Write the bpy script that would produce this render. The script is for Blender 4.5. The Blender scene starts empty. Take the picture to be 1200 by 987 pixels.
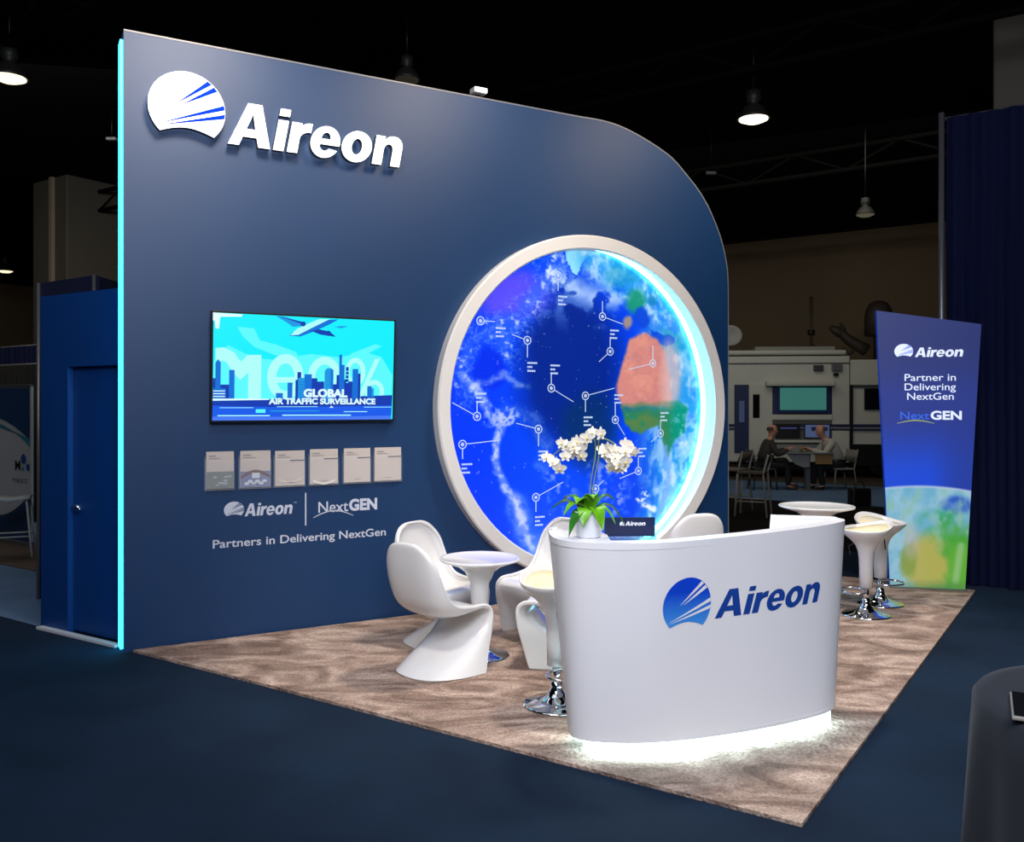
import bpy, bmesh, math, random
import numpy as np
from mathutils import Vector, Matrix
from mathutils.geometry import tessellate_polygon
random.seed(7)
PI = math.pi
scene = bpy.context.scene
COL = scene.collection
# ------------------------------------------------------------------ survey of the place
F, CX, HY, H = 1035.0, 600.0, 475.0, 1.78      # focal length (px), principal column, horizon row, eye height


def fl(x, y, h=0.0):
    """point at height h seen at pixel x, y"""
    return Vector(((x-CX)/(y-HY)*(H-h), F*(H-h)/(y-HY), h))


def atd(x, y, d):
    """point at depth d seen at pixel x, y"""
    return Vector(((x-CX)/F*d, d, H+(HY-y)/F*d))


W0 = Vector((-2.7928, 6.3528, 0))                 # left foot of the exhibit wall
WD = Vector((0.87293, 0.48785, 0)).normalized()   # along the wall
WN = Vector((WD.y, -WD.x, 0))                     # out of the wall, to the aisle
WANG = math.atan2(WD.y, WD.x)
BA = Vector((-0.828, 0.560, 0)).normalized()      # hall grid, one way
BB = Vector((0.560, 0.828, 0)).normalized()       # hall grid, other way
P2 = Vector((1.2226, 3.7218, 0))
P3 = Vector((4.4134, 8.4123, 0))
CEIL = 7.16


def wpt(x, y, off=0.0):
    """wall coordinates (u, v) on the plane off metres in front of the wall"""
    d = Vector(((x-CX)/F, 1, 0)); o = W0+WN*off
    t = o.dot(WN)/d.dot(WN); p = d*t
    return ((p-W0).dot(WD), H+(HY-y)/F*t)


# ------------------------------------------------------------------ materials
MATS = {}


def srgb(r, g, b):
    f = lambda c: (c/255/12.92) if c/255 <= 0.04045 else ((c/255+0.055)/1.055)**2.4
    return (f(r), f(g), f(b), 1)


def mat(name, col=(200, 200, 200), rough=0.5, metal=0.0, emit=None, es=0.0, spec=0.5, noise=0.0, nscale=20.0,
        bump=0.0, bscale=60.0, coat=0.0, trans=0.0, alpha=1.0, sheen=0.0):
    if name in MATS: return MATS[name]
    m = bpy.data.materials.new(name); m.use_nodes = True
    nt = m.node_tree; b = nt.nodes['Principled BSDF']
    c = srgb(*col)
    b.inputs['Base Color'].default_value = c
    b.inputs['Roughness'].default_value = rough
    b.inputs['Metallic'].default_value = metal
    b.inputs['Specular IOR Level'].default_value = spec
    b.inputs['Coat Weight'].default_value = coat
    b.inputs['Transmission Weight'].default_value = trans
    b.inputs['Alpha'].default_value = alpha
    b.inputs['Sheen Weight'].default_value = sheen
    if emit is not None:
        b.inputs['Emission Color'].default_value = srgb(*emit)
        b.inputs['Emission Strength'].default_value = es
    tc = nt.nodes.new('ShaderNodeTexCoord')
    if noise > 0:
        n = nt.nodes.new('ShaderNodeTexNoise'); n.inputs['Scale'].default_value = nscale; n.inputs['Detail'].default_value = 5
        nt.links.new(tc.outputs['Object'], n.inputs['Vector'])
        r = nt.nodes.new('ShaderNodeValToRGB')
        r.color_ramp.elements[0].position = 0.3; r.color_ramp.elements[1].position = 0.7
        r.color_ramp.elements[0].color = tuple(x*(1-noise) for x in c[:3])+(1,)
        r.color_ramp.elements[1].color = tuple(min(1, x*(1+noise)) for x in c[:3])+(1,)
        nt.links.new(n.outputs['Fac'], r.inputs['Fac']); nt.links.new(r.outputs['Color'], b.inputs['Base Color'])
    if bump > 0:
        n = nt.nodes.new('ShaderNodeTexNoise'); n.inputs['Scale'].default_value = bscale; n.inputs['Detail'].default_value = 4
        nt.links.new(tc.outputs['Object'], n.inputs['Vector'])
        bp = nt.nodes.new('ShaderNodeBump'); bp.inputs['Strength'].default_value = bump; bp.inputs['Distance'].default_value = 0.02
        nt.links.new(n.outputs['Fac'], bp.inputs['Height']); nt.links.new(bp.outputs['Normal'], b.inputs['Normal'])
    MATS[name] = m
    return m


def em(name, col, s=1.0, base=None):
    return mat(name, base or (10, 10, 10), 0.4, emit=col, es=s, noise=0)


def attr_mat(name, emission, diffuse, rough=0.35):
    m = bpy.data.materials.new(name); m.use_nodes = True
    nt = m.node_tree; b = nt.nodes['Principled BSDF']
    a = nt.nodes.new('ShaderNodeAttribute'); a.attribute_name = 'print'
    mx = nt.nodes.new('ShaderNodeMix'); mx.data_type = 'RGBA'; mx.inputs['Factor'].default_value = 1.0; mx.blend_type = 'MULTIPLY'
    nt.links.new(a.outputs['Color'], mx.inputs['A']); mx.inputs['B'].default_value = (diffuse, diffuse, diffuse, 1)
    nt.links.new(mx.outputs['Result'], b.inputs['Base Color'])
    b.inputs['Roughness'].default_value = rough
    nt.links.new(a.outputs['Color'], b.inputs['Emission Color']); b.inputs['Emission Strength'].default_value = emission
    return m


M_WHITE = mat('white_gloss_plastic', (234, 232, 230), 0.16, spec=0.5, coat=0.3)
M_CHROME = mat('chrome', (225, 228, 232), 0.08, metal=1.0)
M_CREAM = mat('cream_seat_plastic', (246, 236, 200), 0.2, spec=0.5, coat=0.2)
M_NAVY = mat('navy_laminate', (0, 52, 98), 0.52, spec=0.6, noise=0.04, nscale=0.8)
M_CLOSET = mat('navy_panel', (0, 54, 118), 0.5, spec=0.5, noise=0.04, nscale=0.8)
M_RING = mat('white_ring_paint', (226, 224, 220), 0.4)
M_COUNTER = mat('white_counter_laminate', (232, 232, 236), 0.38, spec=0.4)
M_DARK = mat('black_plastic', (14, 14, 16), 0.4)
M_GREYM = mat('grey_metal', (120, 122, 125), 0.4, metal=0.6)
M_LETTER_SIDE = mat('letter_return', (70, 80, 88), 0.5)
M_PRINT_W = mat('white_vinyl', (205, 212, 228), 0.5, emit=(205, 212, 228), es=0.0)


# ------------------------------------------------------------------ mesh helpers
class MB:
    def __init__(s): s.v = []; s.f = []; s.m = []; s.sm = []

    def add(s, vs, fs, mi=0, smooth=False):
        o = len(s.v); s.v += [Vector(p) for p in vs]
        s.f += [tuple(i+o for i in f) for f in fs]; s.m += [mi]*len(fs); s.sm += [smooth]*len(fs)
        return s

    def box(s, c, d, mi=0, rot=None):
        c = Vector(c); x, y, z = d[0]/2, d[1]/2, d[2]/2
        vs = [Vector(p) for p in ((-x,-y,-z),(x,-y,-z),(x,y,-z),(-x,y,-z),(-x,-y,z),(x,-y,z),(x,y,z),(-x,y,z))]
        if rot is not None: vs = [rot @ p for p in vs]
        return s.add([p+c for p in vs], [(0,3,2,1),(4,5,6,7),(0,1,5,4),(1,2,6,5),(2,3,7,6),(3,0,4,7)], mi)

    def lathe(s, prof, seg=40, c=(0, 0, 0), mi=0, fn=None):
        vs = []; fs = []; n = len(prof)
        for k in range(seg):
            a = 2*PI*k/seg
            for r, z in prof:
                p = Vector((r*math.cos(a), r*math.sin(a), z))
                if fn: p = fn(p)
                vs.append(p+Vector(c))
        for k in range(seg):
            k2 = (k+1) % seg
            for i in range(n-1): fs.append((k*n+i, k2*n+i, k2*n+i+1, k*n+i+1))
        if prof[0][0] > 1e-6: fs.append(tuple(k*n for k in reversed(range(seg))))
        if prof[-1][0] > 1e-6: fs.append(tuple(k*n+n-1 for k in range(seg)))
        return s.add(vs, fs, mi, True)

    def tube(s, pts, r, seg=10, mi=0, closed=False):
        pts = [Vector(p) for p in pts]; n = len(pts)
        rs = r if isinstance(r, (list, tuple)) else [r]*n
        vs = []; fs = []; up = None
        for i, p in enumerate(pts):
            a = pts[(i-1) % n] if (closed or i > 0) else p
            b = pts[(i+1) % n] if (closed or i < n-1) else p
            t = (b-a).normalized()
            if up is None:
                up = Vector((0, 0, 1)) if abs(t.z) < 0.9 else Vector((1, 0, 0))
            x = t.cross(up).normalized(); up = x.cross(t).normalized()
            for k in range(seg):
                q = 2*PI*k/seg
                vs.append(p+(x*math.cos(q)+up*math.sin(q))*rs[i])
        for i in range(n if closed else n-1):
            j = (i+1) % n
            for k in range(seg):
                k2 = (k+1) % seg
                fs.append((i*seg+k, i*seg+k2, j*seg+k2, j*seg+k))
        if not closed:
            fs.append(tuple(reversed(range(seg)))); fs.append(tuple((n-1)*seg+k for k in range(seg)))
        return s.add(vs, fs, mi, True)

    def prism(s, poly, lo, hi, axis='z', mi=0, side=None, holes=()):
        """poly in 2-D, extruded along an axis; axis 'y' maps (u,v)->(u,*,v)"""
        loops = [list(poly)]+[list(h) for h in holes]
        put = (lambda u, v, w: Vector((u, v, w))) if axis == 'z' else (lambda u, v, w: Vector((u, w, v)))
        tris = tessellate_polygon([[Vector((a, b, 0)) for a, b in lp] for lp in loops])
        flat = [p for lp in loops for p in lp]; n = len(flat)
        side = mi if side is None else side
        s.add([put(a, b, lo) for a, b in flat], [tuple(t) for t in tris], mi)
        s.add([put(a, b, hi) for a, b in flat], [tuple(t) for t in tris], mi)
        for lp in loops:
            k = len(lp)
            s.add([put(a, b, lo) for a, b in lp]+[put(a, b, hi) for a, b in lp],
                  [(i, (i+1) % k, k+(i+1) % k, k+i) for i in range(k)], side)
        return s

    def build(s, name, mats, parent=None, loc=None, rotz=None, bevel=0, subsurf=0, solid=0, recalc=True):
        me = bpy.data.meshes.new(name)
        me.from_pydata([tuple(p) for p in s.v], [], s.f)
        if not isinstance(mats, (list, tuple)): mats = [mats]
        for m in mats: me.materials.append(m)
        me.polygons.foreach_set('material_index', s.m)
        me.polygons.foreach_set('use_smooth', s.sm)
        if recalc:
            bm = bmesh.new(); bm.from_mesh(me)
            bmesh.ops.remove_doubles(bm, verts=bm.verts, dist=1e-5)
            bmesh.ops.recalc_face_normals(bm, faces=bm.faces); bm.to_mesh(me); bm.free()
        me.update()
        o = bpy.data.objects.new(name, me); COL.objects.link(o)
        if parent is not None: o.parent = parent
        if loc is not None: o.location = loc
        if rotz is not None: o.rotation_euler = (0, 0, rotz)
        if solid:
            md = o.modifiers.new('s', 'SOLIDIFY'); md.thickness = abs(solid); md.offset = 1 if solid > 0 else -1
        if bevel:
            md = o.modifiers.new('b', 'BEVEL'); md.width = bevel; md.segments = 2; md.limit_method = 'ANGLE'; md.angle_limit = 0.7
        if solid and len(s.v) > 20:
            md = o.modifiers.new('e', 'EDGE_SPLIT'); md.split_angle = math.radians(50)
        if subsurf:
            md = o.modifiers.new('d', 'SUBSURF'); md.levels = subsurf; md.render_levels = subsurf
        return o


def tag(o, label, cat, group=None, kind=None):
    o['label'] = label
    o['category'] = cat
    if group: o['group'] = group
    if kind: o['kind'] = kind
    return o


def thing(name, label, cat, loc=(0, 0, 0), rotz=0, group=None):
    o = bpy.data.objects.new(name, None); COL.objects.link(o)
    o.empty_display_size = 0.1
    o.location = loc; o.rotation_euler = (0, 0, rotz)
    return tag(o, label, cat, group)


def structure(o):
    o['kind'] = 'structure'; return o


def dup(root, loc, rotz, label, group=None):
    r = root.copy(); COL.objects.link(r); r.location = loc; r.rotation_euler = (0, 0, rotz); r['label'] = label
    if group: r['group'] = group
    for ch in list(root.children):
        c = ch.copy(); COL.objects.link(c); c.parent = r
        for g in list(ch.children):
            d = g.copy(); COL.objects.link(d); d.parent = c
    return r


def catmull(pts, n=8, closed=False):
    pts = [Vector(p) if len(p) == 3 else Vector((p[0], p[1], 0)) for p in pts]; out = []
    m = len(pts)
    for i in range(m if closed else m-1):
        g = (lambda k: pts[k % m]) if closed else (lambda k: pts[max(0, min(m-1, k))])
        p0, p1, p2, p3 = g(i-1), g(i), g(i+1), g(i+2)
        for j in range(n):
            t = j/n
            out.append(0.5*((2*p1)+(p2-p0)*t+(2*p0-5*p1+4*p2-p3)*t*t+(3*p1-p0-3*p2+p3)*t**3))
    if not closed: out.append(pts[-1])
    return out


# ------------------------------------------------------------------ lettering
_txt = {}


def text_mesh(body, bold=0.0):
    """triangulated outline of a word: (verts2d, faces), cap height 1"""
    key = (body, bold)
    if key in _txt: return _txt[key]
    c = bpy.data.curves.new('t', 'FONT'); c.body = body; c.offset = bold; c.dimensions = '2D'; c.fill_mode = 'BOTH'
    c.resolution_u = 6
    o = bpy.data.objects.new('t', c); COL.objects.link(o)
    bpy.context.view_layer.update()
    dg = bpy.context.evaluated_depsgraph_get()
    me = bpy.data.meshes.new_from_object(o.evaluated_get(dg))
    vs = [(v.co.x, v.co.y) for v in me.vertices]; fs = [tuple(p.vertices) for p in me.polygons]
    bpy.data.objects.remove(o); bpy.data.curves.remove(c); bpy.data.meshes.remove(me)
    x0 = min(v[0] for v in vs)
    vs = [((x-x0)/0.69, y/0.69) for x, y in vs]
    _txt[key] = (vs, fs)
    return _txt[key]


def arc(cx, cy, rx, ry, a0, a1, n=18):
    return [(cx+rx*math.cos(math.radians(a0+(a1-a0)*k/n)), cy+ry*math.sin(math.radians(a0+(a1-a0)*k/n))) for k in range(n+1)]


def wordmark():
    """bold slanted word Aireon as (outline, holes) loops, cap height 1"""
    g = []
    # A
    g.append(([(0, 0), (.47, 1), (.80, 1), (.98, 0), (.70, 0), (.665, .21), (.345, .21), (.25, 0)], [[(.43, .40), (.635, .40), (.59, .76)]], 0))
    s = 0.19
    # the rest drawn upright, then slanted
    x = 1.05
    g.append(([(x, 0), (x+.25, 0), (x+.25, .73), (x, .73)], [], s))
    g.append(([(x, .83), (x+.25, .83), (x+.25, 1.0), (x, 1.0)], [], s))
    x = 1.38
    g.append(([(x, 0), (x+.25, 0), (x+.25, .36)]+arc(x+.47, .36, .22, .17, 180, 90, 8)+[(x+.5, .52), (x+.5, .75)]+arc(x+.45, .58, .22, .17, 90, 150, 5)+[(x+.25, .60), (x+.25, .73), (x, .73)], [], s))
    cx = 2.27
    out = arc(cx, .365, .37, .39, -28, -90, 10)[:-1]+arc(cx, .365, .37, .39, 270, 0, 30)[:-1]+[(cx+.37, .365), (cx+.37, .30), (cx-.12, .30)]+arc(cx, .29, .13, .14, 190, 320, 10)+[(cx+.13, .21)]
    g.append((out, [[(cx-.115, .44), (cx+.115, .44)]+arc(cx, .45, .115, .15, 0, 180, 10)], s))
    cx = 3.08
    g.append((arc(cx, .365, .39, .39, 0, 354, 40), [arc(cx, .365, .135, .20, 0, 350, 24)], s))
    x = 3.54
    g.append(([(x, 0), (x+.25, 0), (x+.25, .40)]+arc(x+.37, .40, .12, .145, 180, 0, 10)+[(x+.49, 0), (x+.74, 0), (x+.74, .48)]+arc(x+.49, .48, .25, .275, 0, 90, 10)+arc(x+.44, .56, .20, .195, 90, 140, 5)+[(x+.24, .64), (x+.24, .73), (x, .73)], [], s))
    res = []
    for o, hs, sl in g:
        k = lambda lp: [(a+(b*sl if sl else 0), b) for a, b in lp]
        res.append((k(o), [k(h) for h in hs]))
    return res       # total width about 4.35


WM = wordmark(); WMW = 4.43


def orb_outline():
    """logo orb, radius 1, bottom bitten by a concave arc"""
    a = [p for p in arc(0, 0, 1, 1, -46, 226, 60)]
    b = arc(0, -1.33, .82, .58, 147, 33, 16)
    b = [(-.695+1.39*k/16, -.719+.17*math.sin(PI*k/16)) for k in range(1, 16)]
    return a+b


ORB_RAYS = [[(-.35, .02), (.53, .83), (.64, .75)], [(-.22, .02), (.70, .69), (.79, .58)],
            [(-.80, -.56), (.965, .22), (.99, .09)], [(-.78, -.60), (.995, -.03), (.975, -.16)]]


class Flat:
    """flat print made of coloured pieces, layered a hair apart"""
    def __init__(s, gap=0.0008): s.mb = MB(); s.mats = []; s.gap = gap

    def mi(s, m):
        if m not in s.mats: s.mats.append(m)
        return s.mats.index(m)

    def poly(s, pts, m, layer=1, holes=()):
        loops = [list(pts)]+[list(h) for h in holes]
        tr = tessellate_polygon([[Vector((a, b, 0)) for a, b in lp] for lp in loops])
        s.mb.add([Vector((a, -layer*s.gap, b)) for lp in loops for a, b in lp], [tuple(t) for t in tr], s.mi(m)); return s

    def rect(s, x0, y0, x1, y1, m, layer=1): return s.poly([(x0, y0), (x1, y0), (x1, y1), (x0, y1)], m, layer)

    def line(s, pts, w, m, layer=1):
        for (a, b), (c, d) in zip(pts[:-1], pts[1:]):
            L = math.hypot(c-a, d-b) or 1; nx, ny = -(d-b)/L*w/2, (c-a)/L*w/2
            s.poly([(a+nx, b+ny), (a-nx, b-ny), (c-nx, d-ny), (c+nx, d+ny)], m, layer)
        return s

    def text(s, body, x, y, cap, m, width=None, bold=0.0, shear=0.0, layer=1, center=False):
        vs, fs = text_mesh(body, bold); w = max(v[0] for v in vs)
        kx = (width/w) if width else cap
        if center: x = x-w*kx/2
        s.mb.add([Vector((x+a*kx+b*cap*shear, -layer*s.gap, y+b*cap)) for a, b in vs], fs, s.mi(m)); return s

    def word(s, x, y, width, cap, m, layer=1):
        k = width/WMW
        for o, hs in WM:
            s.poly([(x+a*k, y+b*cap) for a, b in o], m, layer, [[(x+a*k, y+b*cap) for a, b in h] for h in hs])
        return s

    def orb(s, x, y, rx, ry, m, mr, layer=1):
        s.poly([(x+a*rx, y+b*ry) for a, b in orb_outline()], m, layer)
        for r in ORB_RAYS: s.poly([(x+a*rx, y+b*ry) for a, b in r], mr, layer+1)
        return s

    def build(s, name, parent=None, fn=None, **k):
        if fn: s.mb.v = [fn(p) for p in s.mb.v]
        return s.mb.build(name, s.mats, parent, recalc=False, **k)


# ------------------------------------------------------------------ numpy noise for printed artwork
def vnoise(x, y, seed=0):
    xi = np.floor(x).astype(np.int64); yi = np.floor(y).astype(np.int64)
    fx = x-xi; fy = y-yi; fx = fx*fx*(3-2*fx); fy = fy*fy*(3-2*fy)

    def h(a, b):
        n = (a*374761393+b*668265263+seed*2147483) & 0x7fffffff
        n = ((n ^ (n >> 13))*1274126177) & 0x7fffffff
        return ((n ^ (n >> 16)) & 0xffff)/65535.0
    a = h(xi, yi)*(1-fx)+h(xi+1, yi)*fx; b = h(xi, yi+1)*(1-fx)+h(xi+1, yi+1)*fx
    return a*(1-fy)+b*fy


def fbm(x, y, seed=0, o=5):
    r = 0; a = 0.5; t = 0
    for k in range(o): r = r+a*vnoise(x*2**k, y*2**k, seed+k*17); t += a; a *= .55
    return r/t


def inpoly(x, y, poly):
    c = np.zeros(x.shape, bool); n = len(poly)
    for i in range(n):
        x1, y1 = poly[i]; x2, y2 = poly[(i+1) % n]
        if y1 == y2: continue
        k = (y1 > y) != (y2 > y)
        c ^= k & (x < (x2-x1)*(y-y1)/(y2-y1)+x1)
    return c


def soft(x, y, poly, w):
    d = pdist(x, y, list(poly)+[poly[0]]); d = np.where(inpoly(x, y, poly), d, -d)
    return sst(d, -w, w)


def pdist(x, y, line):
    d = np.full(x.shape, 1e9)
    for (a, b), (c, e) in zip(line[:-1], line[1:]):
        L = (c-a)**2+(e-b)**2 or 1e-9; t = np.clip(((x-a)*(c-a)+(y-b)*(e-b))/L, 0, 1)
        d = np.minimum(d, np.hypot(x-a-t*(c-a), y-b-t*(e-b)))
    return d


def sst(v, a, b):
    t = np.clip((v-a)/(b-a), 0, 1); return t*t*(3-2*t)


def lin(c):
    c = np.clip(c, 0, 1); return np.where(c <= .04045, c/12.92, ((c+.055)/1.055)**2.4)


def mixc(base, col, w):
    return base*(1-w[:, None])+np.array(col)/255*w[:, None]


def art_mesh(name, verts, faces, rgb, material, parent):
    me = bpy.data.meshes.new(name); me.from_pydata(verts.tolist(), [], faces)
    at = me.color_attributes.new('print', 'FLOAT_COLOR', 'POINT')
    at.data.foreach_set('color', np.c_[lin(rgb), np.ones(len(rgb))].astype(np.float32).ravel())
    me.materials.append(material); me.update()
    o = bpy.data.objects.new(name, me); COL.objects.link(o); o.parent = parent
    return o

# ================================================================== HALL
M_FLOOR = mat('navy_hall_carpet', (25, 41, 60), 0.95, spec=0.1, noise=0.25, nscale=1.3, bump=0.5, bscale=180)
M_AISLE = mat('grey_blue_aisle_carpet', (92, 118, 150), 0.95, spec=0.1, noise=0.1, nscale=2)
M_BROWN = mat('brown_wood_floor', (74, 60, 46), 0.6, noise=0.2, nscale=2)
M_BLACKC = mat('black_carpet', (22, 20, 18), 0.95, spec=0.1, noise=0.1, nscale=2)
M_HALLW = mat('hall_wall_beige', (132, 112, 84), 0.8, noise=0.10, nscale=0.25)
M_CEIL = mat('black_ceiling', (9, 9, 10), 0.9, spec=0.1, noise=0.3, nscale=0.5)
M_DRAPE = mat('navy_drape', (9, 16, 48), 0.85, spec=.15, noise=0.05, nscale=3)
M_DRAPEK = mat('black_drape', (4, 4, 5), 0.9, noise=0.05)
M_PANELK = mat('dark_header_panel', (28, 32, 62), 0.6)
M_BEIGE = mat('column_beige', (96, 92, 82), 0.7, noise=0.08, nscale=0.6)

structure(MB().add([(-60, -6, -0.02), (40, -6, -0.02), (40, 60, -0.02), (-60, 60, -0.02), (-60, -6, 0), (40, -6, 0), (40, 60, 0), (-60, 60, 0)],
          [(0, 3, 2, 1), (4, 5, 6, 7), (0, 1, 5, 4), (1, 2, 6, 5), (2, 3, 7, 6), (3, 0, 4, 7)]).build('floor', M_FLOOR))
structure(MB().box((-10, 27, CEIL+.1), (100, 66, .2)).build('ceiling', M_CEIL))


def patch(name, p, q, along, length, back, m, z=0.006):
    """strip of other flooring from line through p to line through q, both along a grid direction"""
    a = [p-along*back, p+along*length, q+along*length, q-along*back]
    return structure(MB().prism([(v.x, v.y) for v in a], 0.0, z).build(name, m))


patch('floor_lane', fl(930, 588), fl(930, 566), BA, 14, 8, M_AISLE)
patch('floor_dark_lane', fl(930, 640), fl(930, 589), BA, 2.4, 6, M_BLACKC)
patch('floor_truck_bay', fl(930, 565.5), fl(930, 540), BA, 20, 12, M_BROWN)
p = fl(48, 735); patch('floor_left_lane', p+BA*.05, p+BB*6.3, BA, 12, 0, M_AISLE, .004)
p = fl(30, 668); patch('floor_left_stand', p, fl(30, 640), BA, 10, 1.2, M_BROWN, .012)


def wall_along(name, a, b, h, m, t=.2):
    d = (b-a).normalized(); n = Vector((d.y, -d.x, 0))*t
    return structure(MB().prism([(v.x, v.y) for v in (a, b, b-n, a-n)], 0, h).build(name, m))


pb = atd(950, 276, 28); pb.z = 0
wall_along('wall_back', pb+BA*40, pb-BA*24, CEIL, M_HALLW)
pl = atd(20, 336, 39.8); pl.z = 0
wall_along('wall_left', pl-BB*44, pl+BB*12, CEIL, M_HALLW, -.2)
# trusses under the black ceiling
for k in range(4):
    t_ = Vector((0, 7+7.5*k, 0)); m_ = MB()
    a_ = t_+BA*22-BB*0; b_ = t_-BA*26
    m_.tube([a_+Vector((0, 0, 6.9)), b_+Vector((0, 0, 6.9))], .05, 6); m_.tube([a_+Vector((0, 0, 6.45)), b_+Vector((0, 0, 6.45))], .05, 6)
    for j in range(48):
        q = a_.lerp(b_, j/48); r_ = a_.lerp(b_, (j+1)/48)
        m_.tube([q+Vector((0, 0, 6.9 if j % 2 else 6.45)), r_+Vector((0, 0, 6.45 if j % 2 else 6.9))], .025, 5)
    structure(m_.build('trim_%d' % (k+1), mat('truss_black', (7, 7, 7), .9, spec=.1)))

# columns
def column(px, d, w, label, face=BA, turn=0):
    p = atd(px, 475, d); p.z = 0
    t = thing('hall_column', label, 'column', p, math.atan2(-BA.y, -BA.x))
    MB().box((w/2, 0, CEIL/2), (w, w, CEIL)).build('shaft', M_BEIGE, t, bevel=.03)
    MB().box((w*.62, -w/2-.04, CEIL/2), (.12, .08, CEIL-.01)).build('conduit', mat('conduit', (165, 150, 130), .5), t)
    return t


column(74, 22, 1.5, 'beige square hall column rising behind the storage closet at far left')
column(1168, 12.5, 1.0, 'grey beige column showing above the navy drape at top right')


# high bay lamps
def bay_lamp(px, py, d, lit, label, power=0, s=1.0, col=(255, 240, 205)):
    p = atd(px, py, d)
    t = thing('high_bay_lamp', label, 'ceiling lamp', p, 0, None)
    MB().lathe([(.05*s, .42*s), (.10*s, .40*s), (.11*s, .26*s), (.06*s, .22*s), (.14*s, .17*s), (.21*s, .05*s), (.235*s, 0), (.225*s, 0), (.13*s, .15*s), (.001, .16*s)], 28).build('housing', mat('lamp_housing', (50, 50, 48), .5, metal=.3), t)
    MB().lathe([(.001, -.05*s), (.12*s, -.04*s), (.20*s, -.005*s), (.20*s, .01*s), (.001, .02*s)], 28).build('lens', em('lamp_lit_%d' % int(lit*100), col, 3.2*lit+.02), t)
    MB().tube([(0, 0, .4*s), (0, 0, CEIL-p.z)], .012, 6).build('hanger', M_DARK, t)
    if power:
        l = bpy.data.lights.new('lamp_bulb', 'SPOT'); l.energy = power; l.spot_size = math.radians(130); l.spot_blend = .6; l.color = (1, .86, .66); l.shadow_soft_size = .2
        o = bpy.data.objects.new('lamp_bulb', l); COL.objects.link(o); o.parent = t; o.location = (0, 0, -.15)
    return t


bay_lamp(883, 140, 12.5, 1.0, 'lit hanging high bay lamp above the right end of the booth wall', 50, 1.0)
bay_lamp(11, 92, 11.5, .5, 'lit hanging high bay lamp cut by the top left edge of the photo', 60)
bay_lamp(6, 318, 31, .35, 'small dim hanging lamp above the far left wall', 0, 1.2)
bay_lamp(1014, 252, 17, .02, 'unlit bell-shaped hanging lamp left of the navy drape', 0, .8)
bay_lamp(477, 94, 12, .0, 'unlit lamp peeking over the top edge of the booth wall', 0, .8)
for x, y in ((706, 122), (833, 203), (131, 163)):
    p = atd(x, y, 16)
    t = thing('sprinkler_fixture', {706: 'tiny grey ceiling fixture above the curved corner of the booth wall', 833: 'tiny grey ceiling fixture beside the curved wall corner, below the lit lamp', 131: 'tiny grey ceiling fixture left of the illuminated wall sign'}[x], 'ceiling fixture', p)
    MB().box((0, 0, 0), (.18, .1, .05)).build('fixture_body', mat('fixture_grey', (150, 150, 150), .5), t, bevel=.01)
    MB().tube([(0, 0, 0), (0, 0, CEIL-p.z)], .01, 6).build('hanger', M_DARK, t)


# drapes
def drape(name, a, d, L, h, m, label, amp=.035, wl=.17, pole=True, rail=True, group=None):
    t = thing(name, label, 'drape', a, math.atan2(d.y, d.x), group)
    n = int(L/wl*10); vs = []; fs = []
    ph = random.random()*6
    for i in range(n+1):
        x = L*i/n; q = x/wl*2*PI
        for j in range(7):
            z = h*j/6; k = .55+.45*(1-j/6)
            vs.append((x+.01*math.sin(q*2+j), amp*k*math.sin(q+ph+.35*math.sin(x*2.3))+amp*.5*k*math.sin(q*.43+1), z+.005))
    for i in range(n):
        for j in range(6): fs.append((i*7+j, (i+1)*7+j, (i+1)*7+j+1, i*7+j+1))
    MB().add(vs, fs, 0, True).build('curtain', m, t, solid=.004)
    if pole: MB().tube([(-.04, -.03, 0), (-.04, -.03, h+.05)], .028, 12).build('upright', M_GREYM, t)
    if rail: MB().tube([(-.04, .06, h+.01), (L, .06, h+.01)], .02, 8).build('rail', M_GREYM, t)
    return t


a = fl(1109, 683)
drape('pipe_drape', a, -BA, 3.6, 4.66, M_DRAPE, 'tall dark navy pleated drape on a grey upright at the right edge')
a = atd(140, 475, 12.2); a.z = 0
drape('pipe_drape', a+BA*6, -BA, 6, 2.40, M_DRAPEK, 'black drape behind the white neighbouring banner at far left', group=None)
a = atd(100, 475, 14.5); a.z = 0
drape('pipe_drape', a+BA*7, -BA, 7, 2.82, M_DRAPE, 'navy drape topping the black drape at far left')

# neighbouring stand, far left: pull-up banner and wire bar stool
pn = fl(36, 641)
bt = thing('neighbour_banner', 'white and teal banner with blue dots on the neighbouring stand at far left', 'banner', pn, math.atan2(-BA.y, -BA.x))
bw, bh = 1.5, 2.02
MB().box((-bw/2, .02, bh/2), (bw, .03, bh)).build('panel', mat('banner_white', (168, 170, 170), .6), bt)
f = Flat(.002)
mt = mat('banner_teal', (40, 120, 140), .6); mn = mat('banner_navy', (14, 52, 88), .6); mw = mat('banner_white', (168, 170, 170))
f.poly([(-bw+.01, bh-.02), (-bw+.01, 1.62)]+[(x, 1.62-.28*((x+bw)/bw)**2*1.0+.06*math.sin((x+bw)/bw*PI)) for x in [-bw+.02+bw*k/14*.985 for k in range(14)]]+[(-.01, 1.30), (-.01, bh-.02)], mn, 4)
f.poly([(-bw+.01, 1.66), (-bw+.01, 1.55)]+[(-bw+.02+bw*k/14*.98, 1.55-.28*(k/14)**2+.06*math.sin(k/14*PI)) for k in range(14)]+[(-.01, 1.25), (-.01, 1.36)], mt, 5)
f.poly([(-bw+.01, .02), (-bw+.01, .55)]+[(-bw+.02+bw*k/14*.98, .55-.25*math.sin(k/14*PI)+.10*k/14) for k in range(14)]+[(-.01, .62), (-.01, .02)], mn, 4)
f.text('M', -.36, .96, .115, M_DARK, .13, .02, layer=6)
md = mat('dot_blue', (30, 70, 140), .5)
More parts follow.
